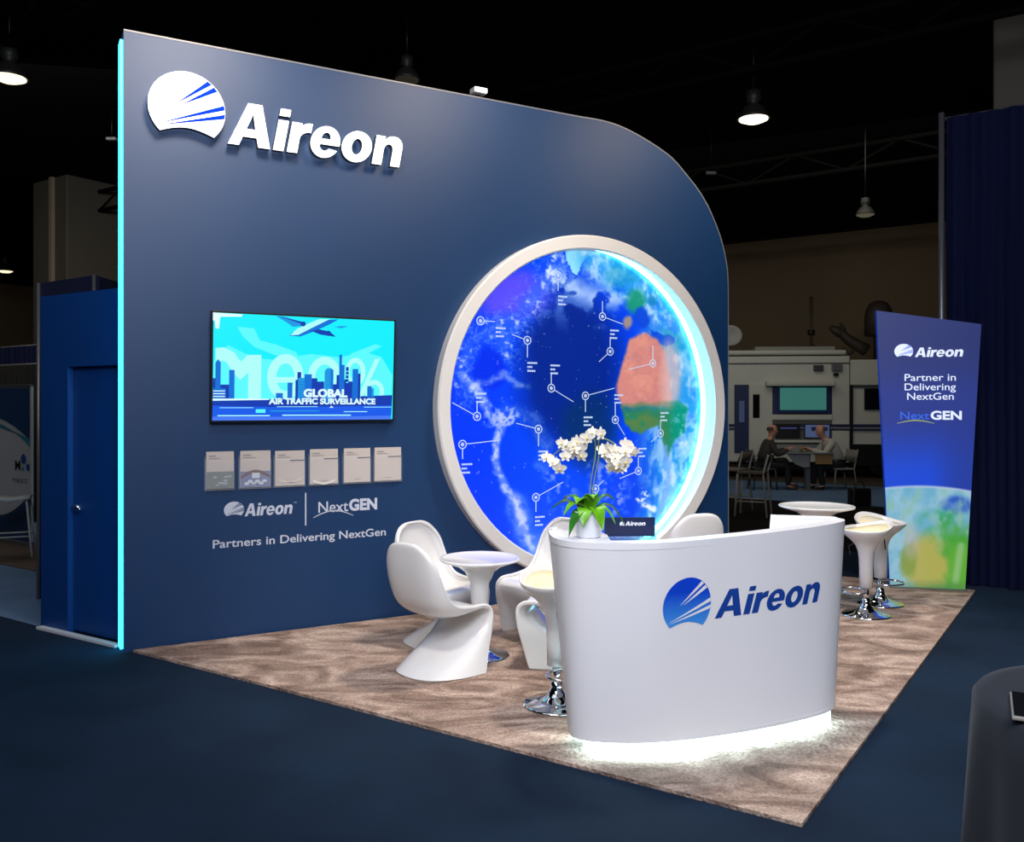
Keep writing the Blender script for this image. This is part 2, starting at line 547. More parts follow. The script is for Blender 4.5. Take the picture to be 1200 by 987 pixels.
f.poly(arc(-.155, 1.10, .062, .062, 0, 350, 20), md, 6); f.poly(arc(-.045, 1.0, .045, .045, 0, 350, 20), md, 6); f.poly(arc(-.17, .975, .025, .025, 0, 350, 16), mt, 6)
f.text('nect', -.42, .80, .07, mat('banner_grey_text', (90, 108, 120)), .36, layer=6)
f.build('print', bt)
MB().box((-bw/2, 0, bh+.012), (bw+.02, .05, .024)).build('top_bar', M_GREYM, bt)
MB().box((-bw/2, 0, .03), (bw+.04, .12, .06)).build('foot_bar', M_GREYM, bt)
MB().box((.2, .28, 1.2), (.22, .05, 2.4)).build('side_panel', M_DRAPEK, bt)

st = thing('wire_bar_stool', 'pale backless bar stool in front of the neighbouring banner at far left', 'stool', fl(14, 652), .4)
ms = mat('stool_pale', (150, 160, 165), .5)
MB().add([(x, y, .66+.05*abs(x)*2) for x in (-.2, -.1, 0, .1, .2) for y in (-.2, -.07, .07, .2)], [(i*4+j, i*4+4+j, i*4+5+j, i*4+j+1) for i in range(4) for j in range(3)], 0, True).build('seat', ms, st, solid=.03)
for sx in (-1, 1):
    for sy in (-1, 1): MB().tube([(sx*.17, sy*.17, .66), (sx*.23, sy*.23, 0)], .013).build('leg', ms, st)
MB().tube([(.2, .2, .25), (-.2, .2, .25), (-.2, -.2, .25), (.2, -.2, .25)], .01, closed=True).build('footrest', ms, st)

# ================================================================== BOOTH SHELL
# carpet
M_RUG = bpy.data.materials.new('beige_shag'); M_RUG.use_nodes = True
nt = M_RUG.node_tree; b = nt.nodes['Principled BSDF']; b.inputs['Roughness'].default_value = .95; b.inputs['Specular IOR Level'].default_value = .1
tc = nt.nodes.new('ShaderNodeTexCoord')
mp = nt.nodes.new('ShaderNodeMapping'); mp.inputs['Rotation'].default_value = (0, 0, math.radians(35)); mp.inputs['Scale'].default_value = (1.3, 2.4, 1)
nt.links.new(tc.outputs['Object'], mp.inputs['Vector'])
n1 = nt.nodes.new('ShaderNodeTexNoise'); n1.inputs['Scale'].default_value = 1.6; n1.inputs['Detail'].default_value = 6; n1.inputs['Distortion'].default_value = 1.6
nt.links.new(mp.outputs['Vector'], n1.inputs['Vector'])
r1 = nt.nodes.new('ShaderNodeValToRGB')
els = r1.color_ramp.elements
els[0].position = .34; els[0].color = srgb(130, 108, 97); els[1].position = .68; els[1].color = srgb(210, 186, 170)
e = els.new(.5); e.color = srgb(172, 148, 134)
nt.links.new(n1.outputs['Fac'], r1.inputs['Fac'])
n2 = nt.nodes.new('ShaderNodeTexNoise'); n2.inputs['Scale'].default_value = 70; n2.inputs['Detail'].default_value = 4
nt.links.new(tc.outputs['Object'], n2.inputs['Vector'])
r2 = nt.nodes.new('ShaderNodeValToRGB'); r2.color_ramp.elements[0].position = .3; r2.color_ramp.elements[0].color = (.62, .62, .62, 1); r2.color_ramp.elements[1].position = .65; r2.color_ramp.elements[1].color = (1.1, 1.1, 1.1, 1)
nt.links.new(n2.outputs['Fac'], r2.inputs['Fac'])
mx = nt.nodes.new('ShaderNodeMix'); mx.data_type = 'RGBA'; mx.blend_type = 'MULTIPLY'; mx.inputs['Factor'].default_value = 1
nt.links.new(r1.outputs['Color'], mx.inputs['A']); nt.links.new(r2.outputs['Color'], mx.inputs['B']); nt.links.new(mx.outputs['Result'], b.inputs['Base Color'])
bp = nt.nodes.new('ShaderNodeBump'); bp.inputs['Strength'].default_value = .9; bp.inputs['Distance'].default_value = .03
n3 = nt.nodes.new('ShaderNodeTexNoise'); n3.inputs['Scale'].default_value = 38; n3.inputs['Detail'].default_value = 6
nt.links.new(tc.outputs['Object'], n3.inputs['Vector']); nt.links.new(n3.outputs['Fac'], bp.inputs['Height']); nt.links.new(bp.outputs['Normal'], b.inputs['Normal'])
WRE = W0+WD*5.766
cback = P3+BA*2.2
rug_poly = [W0+WD*.06+WN*.02, P2, P3, P3+BA*2.62, WRE+WN*.02]
RUGZ = .018
rug = MB().prism([(p.x, p.y) for p in rug_poly], 0, RUGZ).build('booth_carpet', M_RUG)
tag(rug, 'beige mottled shag carpet covering the booth floor', 'carpet')

# exhibit wall : local x along the wall, y into it, z up
wall = thing('exhibit_wall', 'tall dark blue booth wall with rounded top right corner and glowing left edge', 'exhibition wall', W0, WANG)
crv = [(3.9, 4.475), (4.25, 4.475), (4.58, 4.41), (4.98, 4.26), (5.2, 4.10), (5.39, 3.93), (5.535, 3.74), (5.67, 3.48), (5.75, 3.2), (5.766, 2.9)]
crv = [(p.x, p.y) for p in catmull(crv, 5)]
WT = .2
MB().prism([(0, 0), (0, 4.475)]+crv+[(5.766, 0)], 0, WT, 'y').build('wall_panel', M_NAVY, wall)
MB().prism([(0, 4.475), (0, 4.487)]+[(x+.008*(x > 4.3), z+.011) for x, z in crv]+[(5.776, 0)]+[(5.767, 0)]+crv[::-1], -.004, WT, 'y').build('edge_trim', mat('edge_trim_grey', (120, 124, 132), .4), wall)
M_CYAN = mat('cyan_led', (10, 60, 70), .4, emit=(45, 218, 255), es=5.5)
MB().box((-.012, WT*.45, 2.22), (.02, WT*.62, 4.40)).build('led_strip', M_CYAN, wall)

# printed lettering on the wall
f = Flat(.0012); f.mb.v = []
pw = M_PRINT_W
def wspan(x0, y0, x1, y1): a = wpt(x0, y0); b = wpt(x1, y1); return a[0], a[1], b[0]-a[0], b[1]
a0, b0, w0_, t0_ = wspan(262.3, 598, 286, 587.5)
f.orb(a0+w0_/2, b0-.002, w0_/2, (t0_-b0)*1.05, pw, M_NAVY, 2)
a0, b0, w0_, _ = wspan(286.5, 605.3, 343.5, 601); ct_ = wpt(300, 589.6)[1]-wpt(300, 604.3)[1]
f.word(a0, b0, w0_, ct_, pw, 2); f.text('TM', a0+w0_+.004, b0+ct_*.82, .012, pw, layer=2)
a0, b0, w0_, t0_ = wspan(357.3, 616, 358.9, 577.6)
f.rect(a0, b0, a0+w0_, t0_, pw, 2)
a0, b0, w0_, _ = wspan(373, 601, 408, 598.5); f.text('Next', a0, b0, wpt(375, 588.4)[1]-wpt(375, 601)[1], pw, w0_, .008, layer=2)
a0, b0, w0_, _ = wspan(409, 598.2, 441.8, 596.5); f.text('GEN', a0, b0, wpt(412, 585.6)[1]-wpt(412, 598)[1], pw, w0_, .045, layer=2)
sw0 = wpt(366.7, 607)[0]; sw1 = wpt(414, 604)[0]; swz = wpt(366.7, 606.8)[1]; swh_ = .052
f.poly([(sw0+(sw1-sw0)*k/14, swz+swh_*math.sin(PI*k/14)) for k in range(15)]+[(sw0+(sw1-sw0)*k/14, swz-.004+(swh_-.006)*math.sin(PI*k/14)) for k in range(14, -1, -1)], pw, 2)
a0, b0, w0_, _ = wspan(249.3, 642.8, 452, 628); f.text('Partners in Delivering NextGen', a0, b0, wpt(250, 633.2)[1]-wpt(250, 642.8)[1], pw, w0_, .012, layer=2)
f.build('printed_lettering', wall)
# flood lamp on the top edge
lu, lv = wpt(562, 114)
la = thing('wall_top_floodlight', 'small white floodlight clipped to the top edge of the booth wall', 'spotlight', W0+WD*lu+Vector((0, 0, 4.49)), WANG)
MB().box((0, .02, .05), (.13, .10, .05)).build('lamp_head', mat('lamp_white', (210, 210, 210), .4), la, bevel=.01)
MB().box((0, -.034, .05), (.11, .01, .036)).build('lamp_lens', em('flood_lens', (255, 250, 245), 4.0), la)
MB().box((0, .05, .012), (.04, .05, .03)).build('clamp', M_DARK, la)

# closet behind the wall
c0 = W0-WN*WT+BA*.0
cl = fl(48, 735); CH = 2.65
clen = (cl-c0).length
cdir = (cl-c0).normalized(); cang = math.atan2(-cdir.y, -cdir.x)     # local x runs toward the wall, local y away from the aisle
closet = thing('storage_closet', 'dark blue storage closet with a door built behind the left end of the booth wall', 'closet', cl, cang)
dx0, dx1 = .37, clen-.04
# side panel with a door opening
MB().prism([(0, 0), (dx0, 0), (dx0, 2.08), (dx1, 2.08), (dx1, 0), (clen, 0), (clen, CH), (0, CH)], 0, .08, 'y').build('side_panel', M_CLOSET, closet)
MB().prism([(0, .08), (clen, .08), (clen+.25, .75), (clen+.25, 1.6), (0, 1.6)], CH-.05, CH).build('roof', M_CLOSET, closet)
MB().box((.04, .84, CH/2), (.08, 1.52, CH-.1)).build('back_panel', M_CLOSET, closet)
door = MB().box(((dx0+dx1)/2, .065, 1.045), (dx1-dx0-.012, .04, 2.06)).build('door', M_CLOSET, closet, bevel=.004)
hd = MB(); hd.lathe([(.001, 0), (.026, 0), (.026, .012), (.012, .016), (.012, .05), (.001, .052)], 20)
hd.v = [Vector((p.x+dx0+.06, .045-p.z, p.y+.98)) for p in hd.v]
hd.tube([(dx0+.06, .0, .98), (dx0+.12, -.006, .985), (dx0+.17, -.004, .98)], .009, 10)
hd.build('handle', M_CHROME, door)
MB().box((clen/2+.02, -.03, .009), (clen-.02, .055, .018)).build('door_light_strip', mat('door_light_white', (200, 200, 205), .5), closet)  # white strip laid on the floor for light showing under the door
# dark header of the stand behind
q0 = atd(47, 475, 8.1); q0.z = 0; q1 = atd(111, 475, 7.6); q1.z = 0; q2 = atd(150, 475, 8.2); q2.z = 0
sp = thing('rear_exhibit_panel', 'dark navy panel corner rising just above the storage closet', 'exhibition panel', (0, 0, 0), 0)
MB().prism([(q0.x, q0.y), (q1.x, q1.y), (q1.x+.02, q1.y+.05), (q0.x, q0.y+.05)], 0, 2.9).build('panel', M_PANELK, sp)
MB().prism([(q1.x, q1.y), (q2.x, q2.y), (q2.x, q2.y+.05), (q1.x, q1.y+.05)], 0, 2.9).build('panel', M_PANELK, sp)
MB().tube([(q1.x, q1.y-.012, 0), (q1.x, q1.y-.012, 2.9)], .016, 10).build('corner_post', M_GREYM, sp)
MB().tube([(q0.x-.01, q0.y-.01, 0), (q0.x-.01, q0.y-.01, 2.9)], .016, 10).build('corner_post', M_GREYM, sp)

# ------------------------------------------------------------------ illuminated wall sign
sg = thing('illuminated_sign', 'white illuminated channel letters reading Aireon with round striped orb on upper wall', 'sign', W0+WN*.0, WANG)
M_SGN = em('sign_face_white', (255, 255, 255), 1.35, (240, 240, 240))
M_SGB = mat('sign_ray_blue', (10, 50, 200), .9, emit=(20, 70, 225), es=.45, spec=0)
oy0, oy1 = -.085, -.03
s_off = .085
ou0, ov = wpt(173, 118, s_off); ou1, ov1 = wpt(264, 130, s_off); otop = wpt(213, 83, s_off)[1]; obot = wpt(238, 166, s_off)[1]
ocx = (ou0+ou1)/2; orx = (ou1-ou0)/2; ory = orx*.98; ocz = otop-ory
oo = [(ocx+a*orx, ocz+b*ory) for a, b in orb_outline()]
ob = MB().prism(oo, oy0, oy1, 'y', 0, 1)
for r in ORB_RAYS: ob.prism([(ocx+a*orx, ocz+b*ory) for a, b in r], oy0-.002, oy0-.0005, 'y', 2)
ob.build('orb', [M_SGN, M_LETTER_SIDE, M_SGB], sg)
au, av = wpt(267, 168, s_off); bu, bv = wpt(474, 198, s_off); hu, hv = wpt(310, 124, s_off)
kk = (bu-au)/WMW; cap = hv-av
for i, (o_, hs) in enumerate(WM):
    pts = lambda lp: [(au+a*kk, av+b*cap) for a, b in lp]
    if i == 2: continue
    lm = MB().prism(pts(o_), oy0, oy1, 'y', 0, 1, [pts(h) for h in hs])
    if i == 1: lm.prism(pts(WM[2][0]), oy0, oy1, 'y', 0, 1)
    lm.build('letter', [M_SGN, M_LETTER_SIDE], sg, recalc=True)

# ------------------------------------------------------------------ globe
GC = (4.03, 1.757); GR = 1.605; GI = 1.472; GD = .11
IC = (-0.012, 0.0); AC = (3.885, 1.772); AR = 1.478; AOFF = .035
gl = thing('globe_lightbox', 'huge round backlit globe picture in a white ring on the booth wall', 'lightbox', W0+WD*GC[0]+Vector((0, 0, GC[1])), WANG)
prof = [(GI, 0), (GI, GD-.012), (GI+.012, GD), (GR-.014, GD), (GR, GD-.012), (GR, 0)]
rg = MB(); vs = []; fs = []; SEG = 160
for k in range(SEG):
    a = 2*PI*k/SEG
    for r, y in prof: vs.append((r*math.cos(a)+(IC[0] if r < 1.55 else 0), -y, r*math.sin(a)))
n = len(prof)
for k in range(SEG):
    for i in range(n): fs.append((k*n+i, ((k+1) % SEG)*n+i, ((k+1) % SEG)*n+(i+1) % n, k*n+(i+1) % n))
rg.add(vs, fs, 0, True).build('ring', M_RING, gl)
md = gl.children[0].modifiers.new('e', 'EDGE_SPLIT'); md.split_angle = .6
bm_ = MB(); bm_.prism(arc(IC[0], 0, GI+.01, GI+.01, 0, 357, 119), -.008, -.002, 'y'); bm_.build('backing', M_RING, gl)


def proj_wall(u, v, off):
    P = np.array(W0)[None, :2]+u[:, None]*np.array(WD)[None, :2]+off*np.array(WN)[None, :2]
    return CX+F*P[:, 0]/P[:, 1], HY-F*(v-H)/P[:, 1]


def globe_color(x, y):
    n1 = fbm(x/16, y/16, 3); n2 = fbm(x/6, y/6, 9); n3 = fbm(x/40, y/40, 21)
    wx = x+(fbm(x/14, y/14, 31)-.5)*10; wy = y+(fbm(x/14, y/14, 41)-.5)*10
    c = np.ones((len(x), 3))*np.array([0, 72, 255])/255
    # deeper blue toward lower left and right, navy heart of the ocean
    c = mixc(c, (0, 48, 250), sst(x, 640, 540)*.6)
    c = mixc(c, (4, 60, 235), sst(x, 700, 760)*.7)
    d = np.hypot((wx-668)/62, (wy-430)/98)
    c = mixc(c, (0, 38, 146), sst(d, 1.3, .62))
    c = mixc(c, (0, 48, 110), sst(np.hypot((wx-690)/38, (wy-505)/50), 1.2, .5)*.85)
    c = mixc(c, (0, 34, 110), sst(np.hypot((wx-640)/24, (wy-560)/30), 1.3, .5)*.0)
    # purple north
    pu = sst(np.hypot((wx-598)/52, (wy-345)/34), 1.25, .45); c = mixc(c, (92, 78, 255), pu*.95)
    pu = sst(np.hypot((wx-696)/16, (wy-315)/14), 1.25, .4); c = mixc(c, (90, 90, 240), pu*.6)
    # north american coast, speckled light
    na = [(655, 312), (640, 330), (610, 368), (575, 385), (552, 400), (541, 440), (552, 462)]
    na2 = [(618, 368), (590, 400), (588, 420)]
    dn = np.minimum(pdist(x, y, na), pdist(x, y, na2))
    c = mixc(c, (50, 105, 255), sst(dn+n1*18, 26, 6)*.7)
    ridge = 1-np.abs(fbm(x/9, y/9, 55)-.5)*9
    c = mixc(c, (150, 180, 255), sst(dn, 30, 6)*sst(ridge, .3, .9)*.35)
    c = mixc(c, (205, 220, 255), sst(dn, 24, 4)*sst(n2, .60, .78)*.8)
    gulf = sst(np.hypot((wx-574)/19, (wy-432)/24), 1.15, .8); c = mixc(c, (0, 48, 240), gulf)
    # central and south america
    for ln, w, s in (([(541, 440), (550, 452), (560, 456), (568, 470), (572, 484), (583, 490)], 3.0, .75),
                     ([(556, 452), (572, 447), (590, 438), (606, 452), (617, 455)], 2.6, .45),
                     ([(583, 490), (594, 480), (612, 484), (624, 490), (640, 520), (632, 545)], 5, .25),
                     ([(588, 500), (582, 520), (579, 535), (584, 552), (592, 573), (606, 590), (614, 615), (622, 645)], 3.0, .9),
                     ([(604, 588), (612, 612), (616, 630)], 8.0, .5)):
        dd = pdist(wx, wy, ln); c = mixc(c, (205, 215, 255), sst(dd, w*2.4, w*.3)*s*(.45+.55*sst(n2, .35, .6)))
    c = mixc(c, (190, 205, 255), sst(np.hypot((x-592)/26, (y-490)/20), 1.3, .2)*sst(n2, .55, .7)*.9)
    c = mixc(c, (150, 190, 255), sst(y, 605, 655)*sst(x, 600, 640)*sst(x, 700, 650)*.85)
    # arctic: greenland and clouds
    gr = inpoly(wx, wy, [(664, 292), (692, 292), (690, 302), (680, 310), (674, 324), (668, 318), (664, 305)])
    c = mixc(c, (150, 235, 255), gr*.95)
    cb = sst(pdist(x, y, [(662, 330), (682, 344), (700, 350), (722, 348)])+n1*22, 32, 14)
    c = mixc(c, (185, 215, 255), cb*sst(n1, .36, .58)*.95)
    cb = sst(pdist(x, y, [(696, 318), (716, 330), (734, 344)])+n1*14, 24, 8); c = mixc(c, (195, 220, 255), cb*sst(n2, .45, .6)*.85)
    cb = sst(pdist(x, y, [(626, 296), (640, 300), (652, 318)]), 20, 6); c = mixc(c, (225, 240, 255), cb*sst(n2, .48, .62)*.95)
    c = mixc(c, (130, 170, 255), sst(y, 398, 350)*sst(n1, .5, .68)*sst(x, 620, 650)*.5)
    # europe and the hazy eastern limb
    rr = np.hypot(x-664, (y-462)*.86)
    limb = sst(x, 738, 790)*sst(y, 280, 330)
    limb = np.maximum(limb, sst(pdist(x, y, [(700, 300), (740, 325), (772, 360), (800, 420), (812, 480), (806, 540), (785, 590), (760, 632)]), 34, 6))
    c = mixc(c, (40, 160, 240), limb*.95)
    c = mixc(c, (165, 220, 255), limb*sst(n1, .36, .7)*.8)
    c = mixc(c, (215, 238, 255), limb*sst(fbm(x/6, y/14, 91), .46, .72)*.8)
    c = mixc(c, (0, 140, 185), limb*sst(n3, .5, .66)*.5)
    c = mixc(c, (30, 110, 250), limb*sst(fbm(x/12, y/12, 191), .56, .7)*.5)
    c = mixc(c, (20, 150, 120), sst(np.hypot((wx-745)/13, (wy-355)/16), 1.2, .5)*.95)
    c = mixc(c, (0, 120, 190), sst(np.hypot((wx-764)/8, (wy-353)/8), 1.2, .5)*.8)
    c = mixc(c, (176, 150, 130), sst(np.hypot((wx-735)/8, (wy-379)/9), 1.2, .5)*.9)
    c = mixc(c, (10, 70, 220), sst(np.hypot((wx-752)/9, (wy-372)/12), 1.15, .7)*.9)
    c = mixc(c, (10, 70, 225), (inpoly(wx, wy, [(760, 388), (790, 394), (790, 402), (776, 408), (762, 399)]))*.85)
    # africa
    af = [(738, 398), (755, 391), (770, 399), (778, 412), (785, 438), (786, 462), (790, 480), (780, 476), (729, 478), (724, 462), (722, 450), (726, 437), (733, 413)]
    A = soft(wx*.6+x*.4, wy*.6+y*.4, af, 2.6)
    c = mixc(c, (216, 138, 130), A*1.0)
    c = mixc(c, (240, 165, 140), A*sst(n1, .4, .8)*.5); c = mixc(c, (190, 120, 125), A*sst(n2, .5, .8)*.5)
    c = mixc(c, (225, 190, 190), sst(np.hypot((x-783)/16, (y-442)/46), 1.25, .6)*sst(x, 768, 784)*.75)
    afg = soft(wx*.5+x*.5, wy*.5+y*.5, [(727, 474), (796, 468), (806, 480), (802, 505), (788, 520), (782, 538), (779, 528), (772, 498), (762, 501), (752, 508), (740, 505), (733, 495)], 2.4)
    g = afg*sst(y+n1*16, 470, 492)
    c = mixc(c, (46, 132, 92), g*1.0); c = mixc(c, (96, 130, 70), g*sst(x, 790, 760)*sst(n1, .4, .65)*.8)
    c = mixc(c, (0, 155, 130), g*sst(x, 778, 795)*.9)
    c = mixc(c, (150, 215, 245), sst(x, 782, 800)*sst(n2, .45, .62)*sst(y, 470, 500)*sst(y, 620, 590)*.8)
    coast = pdist(wx, wy, [(779, 525), (784, 556), (778, 590), (764, 626)])
    c = mixc(c, (120, 170, 255), sst(coast, 5, 1)*.7)
    # clouds of the south
    for q, r, s in (([(652, 560), (660, 580), (655, 590)], 26, .6), ([(704, 556), (722, 574), (720, 592)], 30, .7)):
        cb = sst(pdist(x, y, q)+n1*20, r+6, 10); c = mixc(c, (165, 175, 255), cb*sst(n2, .45, .68)*s*1.15)
    for q in ([(750, 586), (757, 579)], [(755, 592), (768, 596)]):
        c = mixc(c, (235, 245, 255), sst(pdist(wx, wy, q), 5, 1.5)*sst(n2, .4, .55))
    # bright specks
    c = mixc(c, (225, 235, 255), sst(fbm(x/2.2, y/2.2, 77, 3), .80, .9)*.6)
    return c


NR, NA = 190, 620
rr = np.linspace(0, 1, NR+1)[1:]; aa = np.linspace(0, 2*PI, NA, endpoint=False)
ca, sa = np.cos(aa), np.sin(aa)
ox, oz = AC[0]-GC[0], AC[1]-GC[1]
ix = ox-IC[0]
bb = ix*ca+oz*sa; lim = -bb+np.sqrt(bb*bb-(ix*ix+oz*oz)+(GI-.004)**2)
rad = np.minimum(AR, lim)
X = (rr[:, None]*rad[None, :]*ca[None, :]+ox).ravel(); Zc = (rr[:, None]*rad[None, :]*sa[None, :]+oz).ravel()
X = np.append(X, ox); Zc = np.append(Zc, oz)
px, py = proj_wall(X+GC[0], Zc+GC[1], AOFF)
rgb = globe_color(px, py)
verts = np.c_[X, np.full(len(X), -AOFF), Zc]
faces = []
for i in range(NR-1):
    for k in range(NA):
        k2 = (k+1) % NA; faces.append((i*NA+k, i*NA+k2, (i+1)*NA+k2, (i+1)*NA+k))
for k in range(NA): faces.append((NR*NA, (k+1) % NA, k))
art_mesh('earth_picture', verts, faces, rgb, attr_mat('earth_backlit_print', .92, .12, .35), gl)
# arc lamp along the right rim
la_pts = [(ox+(AR+.012)*math.cos(math.radians(t)), -AOFF-.03, oz+(AR+.012)*math.sin(math.radians(t))) for t in np.linspace(101, -62, 90)]
M_ARC = mat('cyan_white_led', (10, 60, 70), .4, emit=(78, 212, 255), es=15)
MB().tube(la_pts, .024, 10).build('led_arc', M_ARC, gl)
# callouts
mc = em('callout_white', (205, 225, 255), .95)
def wl(x, y):
    u, v = wpt(x, y, AOFF+.002); return (u-GC[0], v-GC[1])
CALL = [((654, 323), (654, 341), (654, 345, 1), None), ((563, 376), None, (581, 382, 1), (580, 377)), ((618, 399), (618, 419), (618, 423, 1), (600, 392)),
        ((646, 455), (646, 438), (645, 426, 1), (672, 471)), ((706, 371), (706, 353), None, (730, 380)), ((715, 412), (715, 395), (715, 385, 1), (702, 424)),
        ((765, 426), (765, 405), None, (737, 433)), ((686, 464), (686, 483), (684, 487, 1), (720, 455)), ((721, 492), (721, 473), (720, 461, 1), (732, 510)),
        ((774, 508), (774, 493), (774, 482, 1), (763, 518)), ((748, 552), (748, 536), (748, 524, 1), (726, 561)), ((698, 573), (698, 590), None, (707, 563)),
        ((559, 488), (559, 472), (558, 459, 1), (530, 472)), ((542, 521), (542, 538), (541, 542, 1), (585, 516)), ((631, 503), (631, 523), (631, 527, 1), (605, 496)),
        ((628, 583), (628, 600), (627, 604, 1), (660, 565))]
for cpt, stem, tx, ln in CALL:
    cu, cv = wl(*cpt); f = Flat(.001)
    R = .040
    f.poly(arc(cu, cv, R, R, 0, 352, 24), mc, 2, [arc(cu, cv, R*.78, R*.78, 0, 345, 20)])
    for an in (0, 60, 120): 
        q = math.radians(an+cpt[0] % 40); f.line([(cu-R*.45*math.cos(q), cv-R*.45*math.sin(q)), (cu+R*.45*math.cos(q), cv+R*.45*math.sin(q))], .009, mc, 2)
    for tgt, w in ((stem, .009), (ln, .007)):
        if tgt:
            tu, tv = wl(*tgt); L = math.hypot(tu-cu, tv-cv)
            f.line([(cu+(tu-cu)*R/L, cv+(tv-cv)*R/L), (tu, tv)], w, mc, 2)
    f.build('aircraft_callout', gl, fn=lambda p: Vector((p.x, p.y-AOFF-.001, p.z)))
    if tx:
        f = Flat(.001); tu, tv = wl(tx[0], tx[1])
        for k, wd in enumerate((.105, .055, .085)):
            z = tv-.018-k*.036; x = tu; rem = wd
            while rem > .004:
                w_ = min(rem, .014+random.random()*.018); f.rect(x, z-.008, x+w_-.003, z+.008, mc, 2); x += w_; rem -= w_
        f.build('callout_caption', gl, fn=lambda p: Vector((p.x, p.y-AOFF-.001, p.z)))

# ------------------------------------------------------------------ television
tq = [wpt(*p, off=.09) for p in ((250.6, 365.6), (463.6, 377.7), (459, 492), (250, 493.4))]
TW, TH = 1.432, .806
tcx = (tq[0][0]+tq[1][0])/2-.01; tcz = (tq[0][1]+tq[2][1])/2
tv = thing('wall_television', 'flat television on the wall showing a cyan skyline with an airplane', 'television', W0+WD*tcx+WN*.075+Vector((0, 0, tcz)), WANG)
tv.rotation_euler = (math.radians(3.0), 0, WANG)
MB().box((0, .02, 0), (TW+.03, .045, TH+.03)).build('casing', M_DARK, tv, bevel=.004)
f = Flat(.0006)
S = lambda n, c, s=1.0: em('screen_'+n, c, s)
scy, slt, spale, sbl, sdk, smd, swh, sgr = S('cyan', (0, 240, 255)), S('light', (90, 250, 255)), S('pale', (175, 255, 250)), S('blue', (0, 110, 215)), S('dark', (0, 55, 175)), S('mid', (20, 150, 225)), S('white', (225, 255, 255)), S('ground', (10, 90, 235))
def tp(x, y):
    """zoom-crop coordinates of the picture -> screen metres"""
    u = (x-96)/(1070-96); yt = 72+(128-72)*u; yb = 662+(655-662)*u
    v = (y-yt)/(yb-yt); return ((u-.5)*TW, (.5-v)*TH)
P_ = lambda pts, m, l: f.poly([tp(*p) for p in pts], m, l)
f.rect(-TW/2, -TH/2, TW/2, TH/2, scy, 1)
P_([(215, 150), (300, 160), (330, 225), (420, 250), (520, 290), (540, 330), (420, 310), (300, 260), (240, 200)], slt, 2)
P_([(100, 330), (170, 250), (300, 320), (400, 330), (600, 300), (760, 320), (900, 290), (1000, 320), (1065, 420), (1060, 540), (98, 545)], slt, 2)
P_([(96, 72), (240, 84), (236, 96), (130, 96), (124, 160), (108, 160)], swh, 2)
P_([(820, 300), (960, 250), (1000, 260), (900, 310), (830, 330)], slt, 2)
# 100 %
def ringp(cx, cy, rx, ry, t, m, l): f.poly([tp(*p) for p in arc(cx, cy, rx, ry, 0, 354, 40)], m, l, [[tp(*p) for p in arc(cx, cy, rx-t, ry-t*1.05, 0, 350, 30)]])
P_([(108, 265), (150, 262), (200, 290), (232, 340), (262, 312), (262, 304), (338, 304), (338, 545), (272, 548), (272, 400), (232, 440), (196, 400), (160, 340), (108, 330)], spale, 3)
ringp(465, 425, 96, 125, 48, spale, 3); P_([(415, 425), (515, 425), (515, 455), (415, 455)], spale, 4)
ringp(675, 430, 92, 115, 40, spale, 3)
ringp(848, 400, 58, 78, 26, spale, 3); ringp(960, 505, 56, 62, 24, spale, 3)
P_([(960, 330), (990, 328), (885, 548), (858, 548)], spale, 3)
# skyline
for x0, y0, x1, m in ((96, 430, 118, sdk), (108, 345, 134, sbl), (134, 465, 176, sdk), (176, 385, 203, sbl), (415, 512, 452, sbl), (476, 455, 502, sbl),
                      (518, 440, 532, sdk), (528, 398, 548, sdk), (532, 430, 570, smd), (566, 410, 606, sbl), (600, 432, 636, sdk), (634, 450, 674, sdk), (676, 392, 712, smd), (708, 385, 724, sbl),
                      (722, 465, 744, sdk), (742, 415, 760, sdk), (756, 305, 771, sbl), (766, 360, 786, sbl), (786, 440, 800, sdk), (794, 372, 810, sdk), (808, 450, 832, sdk), (832, 383, 864, sbl), (862, 408, 878, sdk), (880, 530, 920, sdk), (918, 476, 944, sbl), (944, 488, 956, smd)):
    P_([(x0, y0), (x1, y0), (x1, 560), (x0, 560)], m, 5 if m is sdk else 6)
P_([(108, 346), (121, 326), (134, 346)], sbl, 6); P_([(676, 393), (690, 378), (712, 378), (724, 388), (724, 393)], smd, 6)
P_([(96, 485), (160, 485), (160, 540), (96, 540)], sbl, 6)
for y in (497, 512, 527): P_([(98, y), (156, y), (156, y+5), (98, y+5)], swh, 7)
for y in (392, 412, 432, 452): P_([(796, y), (808, y), (808, y+6), (796, y+6)], slt, 7)
for y in range(450, 540, 14): P_([(536, y), (566, y), (566, y+4), (536, y+4)], sbl, 7)
P_([(96, 541), (380, 543), (380, 549), (96, 553)], swh, 7)
P_([(96, 552), (200, 548), (900, 540), (960, 528), (1066, 525), (1060, 656), (94, 662)], sdk, 6)
P_([(96, 580), (500, 590), (1062, 580), (1060, 656), (94, 662)], sgr, 7)
P_([(96, 640), (600, 642), (1060, 636), (1060, 656), (94, 662)], S('violet', (70, 120, 245)), 8)
for x0, x1, y, h_ in ((120, 385, 632, 6), (450, 826, 630, 6), (385, 650, 606, 7), (785, 920, 612, 4), (420, 640, 585, 3), (900, 1060, 588, 3), (130, 300, 590, 3)): P_([(x0, y), (x1, y), (x1, y+h_), (x0, y+h_)], smd if h_ > 6 else spale, 9)
P_([(312, 600), (362, 600), (362, 620), (312, 620)], slt, 9); P_([(704, 592), (716, 582), (728, 592), (750, 592)], swh, 9)
